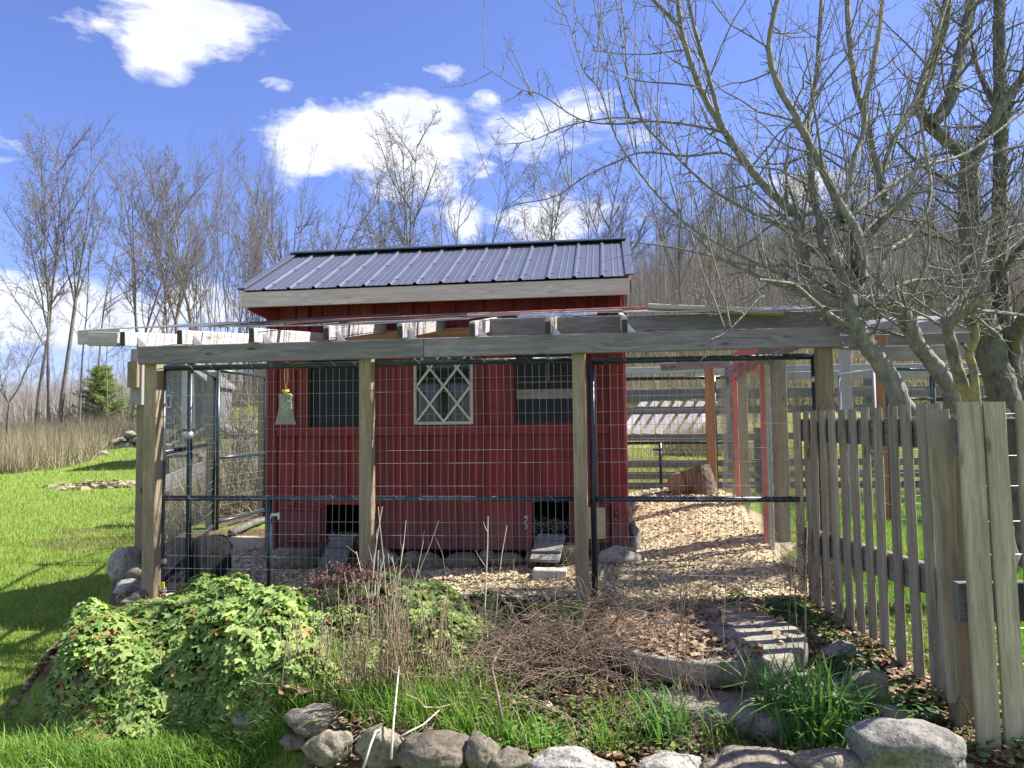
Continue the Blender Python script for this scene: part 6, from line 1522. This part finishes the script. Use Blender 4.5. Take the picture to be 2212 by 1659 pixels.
# ------------------------------------------------------------------ dead stalks and twig tangle
def stalks(name, label, lst, n, h0, h1, r_, m, lean=.10, heads=None, group=None, curlk=.08):
    c0 = unp(*lst[0][:2]); e = empty(name, c0, label, 'dead plant'); rg = random.Random(len(label)); tb = TB(); tips = []
    for k in range(n):
        px, py, rr = rg.choice(lst); c = unp(px, py); p = Vector((c.x+rg.gauss(0, rr), c.y+rg.gauss(0, rr*.7), 0)); p.z = gz(p.x, p.y)-.01
        ps = shoot(tb, rg, p, Vector((rg.gauss(0, lean), rg.gauss(0, lean), 1)), rg.uniform(h0, h1), r_*rg.uniform(.6, 1.3), 4, 6, curlk, 0, .6)
        if rg.random() < .35: sub(tb, rg, ps, .3, r_*.7, 0, [(3, 35, .5, .8, 3, 3, .2, .1, .4)])
        tips.append(ps[-1])
    V_, F_ = tb.arrays(); nobj('stalks', V_, F_, m, e)['kind'] = 'stuff'
    if heads:
        pos = []
        for t_ in tips[:heads]:
            for _ in range(70): pos.append((t_.x+rg.gauss(0, .035), t_.y+rg.gauss(0, .035), t_.z+rg.gauss(0, .012)))
        pos = np.array(pos); V_, F_ = scatter(np.array([[-.5, -.5, 0], [.5, -.4, 0], [.3, .5, .3]]), np.array([[0, 1, 2]]), pos, rots(len(pos), tilt=np.random.rand(len(pos))*3), .012+.01*np.random.rand(len(pos))); nobj('seed_heads', V_, F_, M_seed, e)['kind'] = 'stuff'
    return e
M_seed = plain('dried_seed_head', (.14, .075, .065), .9, .4, 30, 0)
stalks('dead_stalk_clump', 'dense clump of upright dead tan stalks right of the geranium mound', [(860, 1520, .06), (820, 1530, .06), (900, 1510, .06), (780, 1520, .05), (950, 1500, .05), (840, 1500, .07)], 100, .20, .62, .003, M_twigr, .15)
stalks('dead_stalk_clump', 'sparser dead stalks in front of the right side of the geranium mound', [(690, 1520, .05), (730, 1510, .05), (660, 1500, .05)], 36, .2, .45, .003, M_twig, .16)
stalks('sedum_stalks', 'brown flat seed heads on dead stalks at the foot of the second post', [(752, 1372, .07), (790, 1400, .05), (720, 1372, .05), (840, 1372, .04)], 30, .26, .46, .0032, M_twig, .16, heads=24)
stalks('bleached_stalks', 'few tall bleached bent stalks rising in front of the second post', [(800, 1400, .04), (850, 1420, .03), (830, 1400, .04)], 12, .5, .85, .0034, M_twigg, .08, curlk=.14)
stalks('bleached_stalks', 'single crooked pale stem standing in front of the red wall', [(1052, 1440, .01)], 2, .72, .86, .005, M_twigg, .10, curlk=.22)
def tangle(name, label, cpts, n, L0, L1, r_, m, up=.35, drop=-.35, k_=8, zlift=0.0):
    c0 = unp(*cpts[0][:2]); e = empty(name, c0, label, 'dead plant'); rg = random.Random(n); tb = TB()
    for k in range(n):
        px, py, rr, zz = rg.choice(cpts); c = unp(px, py); p = Vector((c.x+rg.gauss(0, rr), c.y+rg.gauss(0, rr*.7), 0)); p.z = gz(p.x, p.y)+zz*rg.random()+zlift
        a = rg.uniform(0, 6.283); d = Vector((math.cos(a), math.sin(a)*.7, rg.uniform(-.1, up))); L = rg.uniform(L0, L1); pts = [p.copy()]; st_ = L/k_
        for j in range(k_):
            d = (d+rv(rg, .22)+EZ*drop*.25*(j/k_)).normalized(); p = p+d*st_; g_ = gz(p.x, p.y)+.01
            if (p.x-mc.x)**2+(p.y-4.06)**2 < .57**2: g_ = max(g_, .13)
            p.z = max(p.z, g_); pts.append(p.copy())
        tb.add([tuple(q) for q in pts], r_*rg.uniform(.5, 1.4), r_*.4, 4)
        if rg.random() < .6: sub(tb, rg, pts, L, r_, 0, [(3, 40, .4, .6, 3, 4, .3, -.1, .2)])
    V_, F_ = tb.arrays(); o = nobj('twigs', V_, F_, m, e); o['kind'] = 'stuff'; return e
tangle('twig_tangle', 'big tangle of dry brown twigs heaped left of the millstones', [(1230, 1480, .16, .22), (1160, 1470, .14, .2), (1290, 1450, .12, .16), (1100, 1440, .12, .14), (1220, 1420, .12, .14)], 420, .2, .65, .0026, M_twigd)
tangle('twig_tangle', 'tan straw and twigs lying across the left half of the upper millstone', [(1340, 1350, .14, .05), (1420, 1365, .14, .04), (1480, 1350, .12, .04), (1300, 1370, .12, .08), (1450, 1330, .12, .03)], 300, .2, .6, .0022, M_twig, .12, -.5)
tangle('twig_tangle', 'tan dry stems sprawling over the bed between the dead stalks and the brown tangle', [(1000, 1480, .12, .1), (950, 1450, .1, .08), (1080, 1520, .12, .1), (1040, 1400, .1, .1)], 150, .25, .7, .0028, M_twig)
tangle('twig_tangle', 'pale straw littering the ground below the dead stalks', [(720, 1540, .08, .04), (800, 1550, .08, .04), (900, 1560, .08, .04), (620, 1530, .06, .03)], 110, .15, .4, .0026, M_twig, .1)
tangle('twig_tangle', 'fine brown stems in front of the lower millstone', [(1400, 1560, .14, .1), (1500, 1580, .14, .08), (1560, 1600, .1, .06)], 110, .15, .45, .002, M_twigd)
tangle('twig_tangle', 'fine dry vine climbing the first far pickets', [(1735, 1300, .05, .5), (1760, 1310, .05, .4)], 70, .12, .3, .002, M_twigd, .8, .1)
stalks('thin_dead_stems', 'thin dark stems standing up in front of the millstones', [(1530, 1600, .2), (1450, 1560, .2), (1600, 1560, .15), (1350, 1500, .2)], 26, .35, .75, .0024, M_twigd, .25)
stalks('dead_reed', 'two long pale reeds crossing in front of the right millstone edge', [(1742, 1520, .015)], 2, .75, .95, .0035, M_twig, .14)
def stick(label, pts, r_, m):
    mb = MB(); mb.tube([P(*p) for p in pts], [r_*(1-.5*i/len(pts)) for i in range(len(pts))], 6); o = mb.build('stick', m, smooth=True); tag(o, label, 'stick')
stick('pale bent stick hanging over the stones left of the big smooth boulder', [(783, 1665, 2.95), (800, 1610, 3.0), (812, 1580, 3.05), (825, 1575, 3.15), (842, 1576, 3.25)], .006, M_twigg)
stick('long pale leaning reed rising from the stones to the dead stalks', [(845, 1640, 3.0), (850, 1560, 3.1), (858, 1480, 3.25), (862, 1440, 3.4)], .005, M_twigg)
stick('curved white stem reaching right above the border boulders', [(850, 1600, 3.1), (885, 1580, 3.1), (915, 1565, 3.15), (948, 1535, 3.25)], .005, M_twigg)
stick('thick dry branch arching over the brown twig tangle', [(1010, 1520, 3.5), (1060, 1500, 3.6), (1130, 1470, 3.7), (1200, 1455, 3.8), (1260, 1470, 3.8)], .006, M_twig)
stick('brown woody stem rising out of the middle of the twig tangle', [(1085, 1560, 3.2), (1075, 1500, 3.3), (1062, 1440, 3.5), (1080, 1400, 3.7)], .008, M_twigd)
stick('slanting pale twig resting against the wire above the millstone', [(1262, 1366, 4.6), (1290, 1352, 4.65), (1330, 1330, 4.7)], .006, M_twigg)
c = unp(640, 1648); pos = np.array([[c.x+random.gauss(0, .03), c.y+random.gauss(0, .02), c.z+.05+random.random()*.02] for _ in range(5)]); quads('dry_leaf', 'crumpled pale dead leaves lying in the long grass at the bottom', pos, np.full(5, .11), M_litter, .5, 'dead leaves')
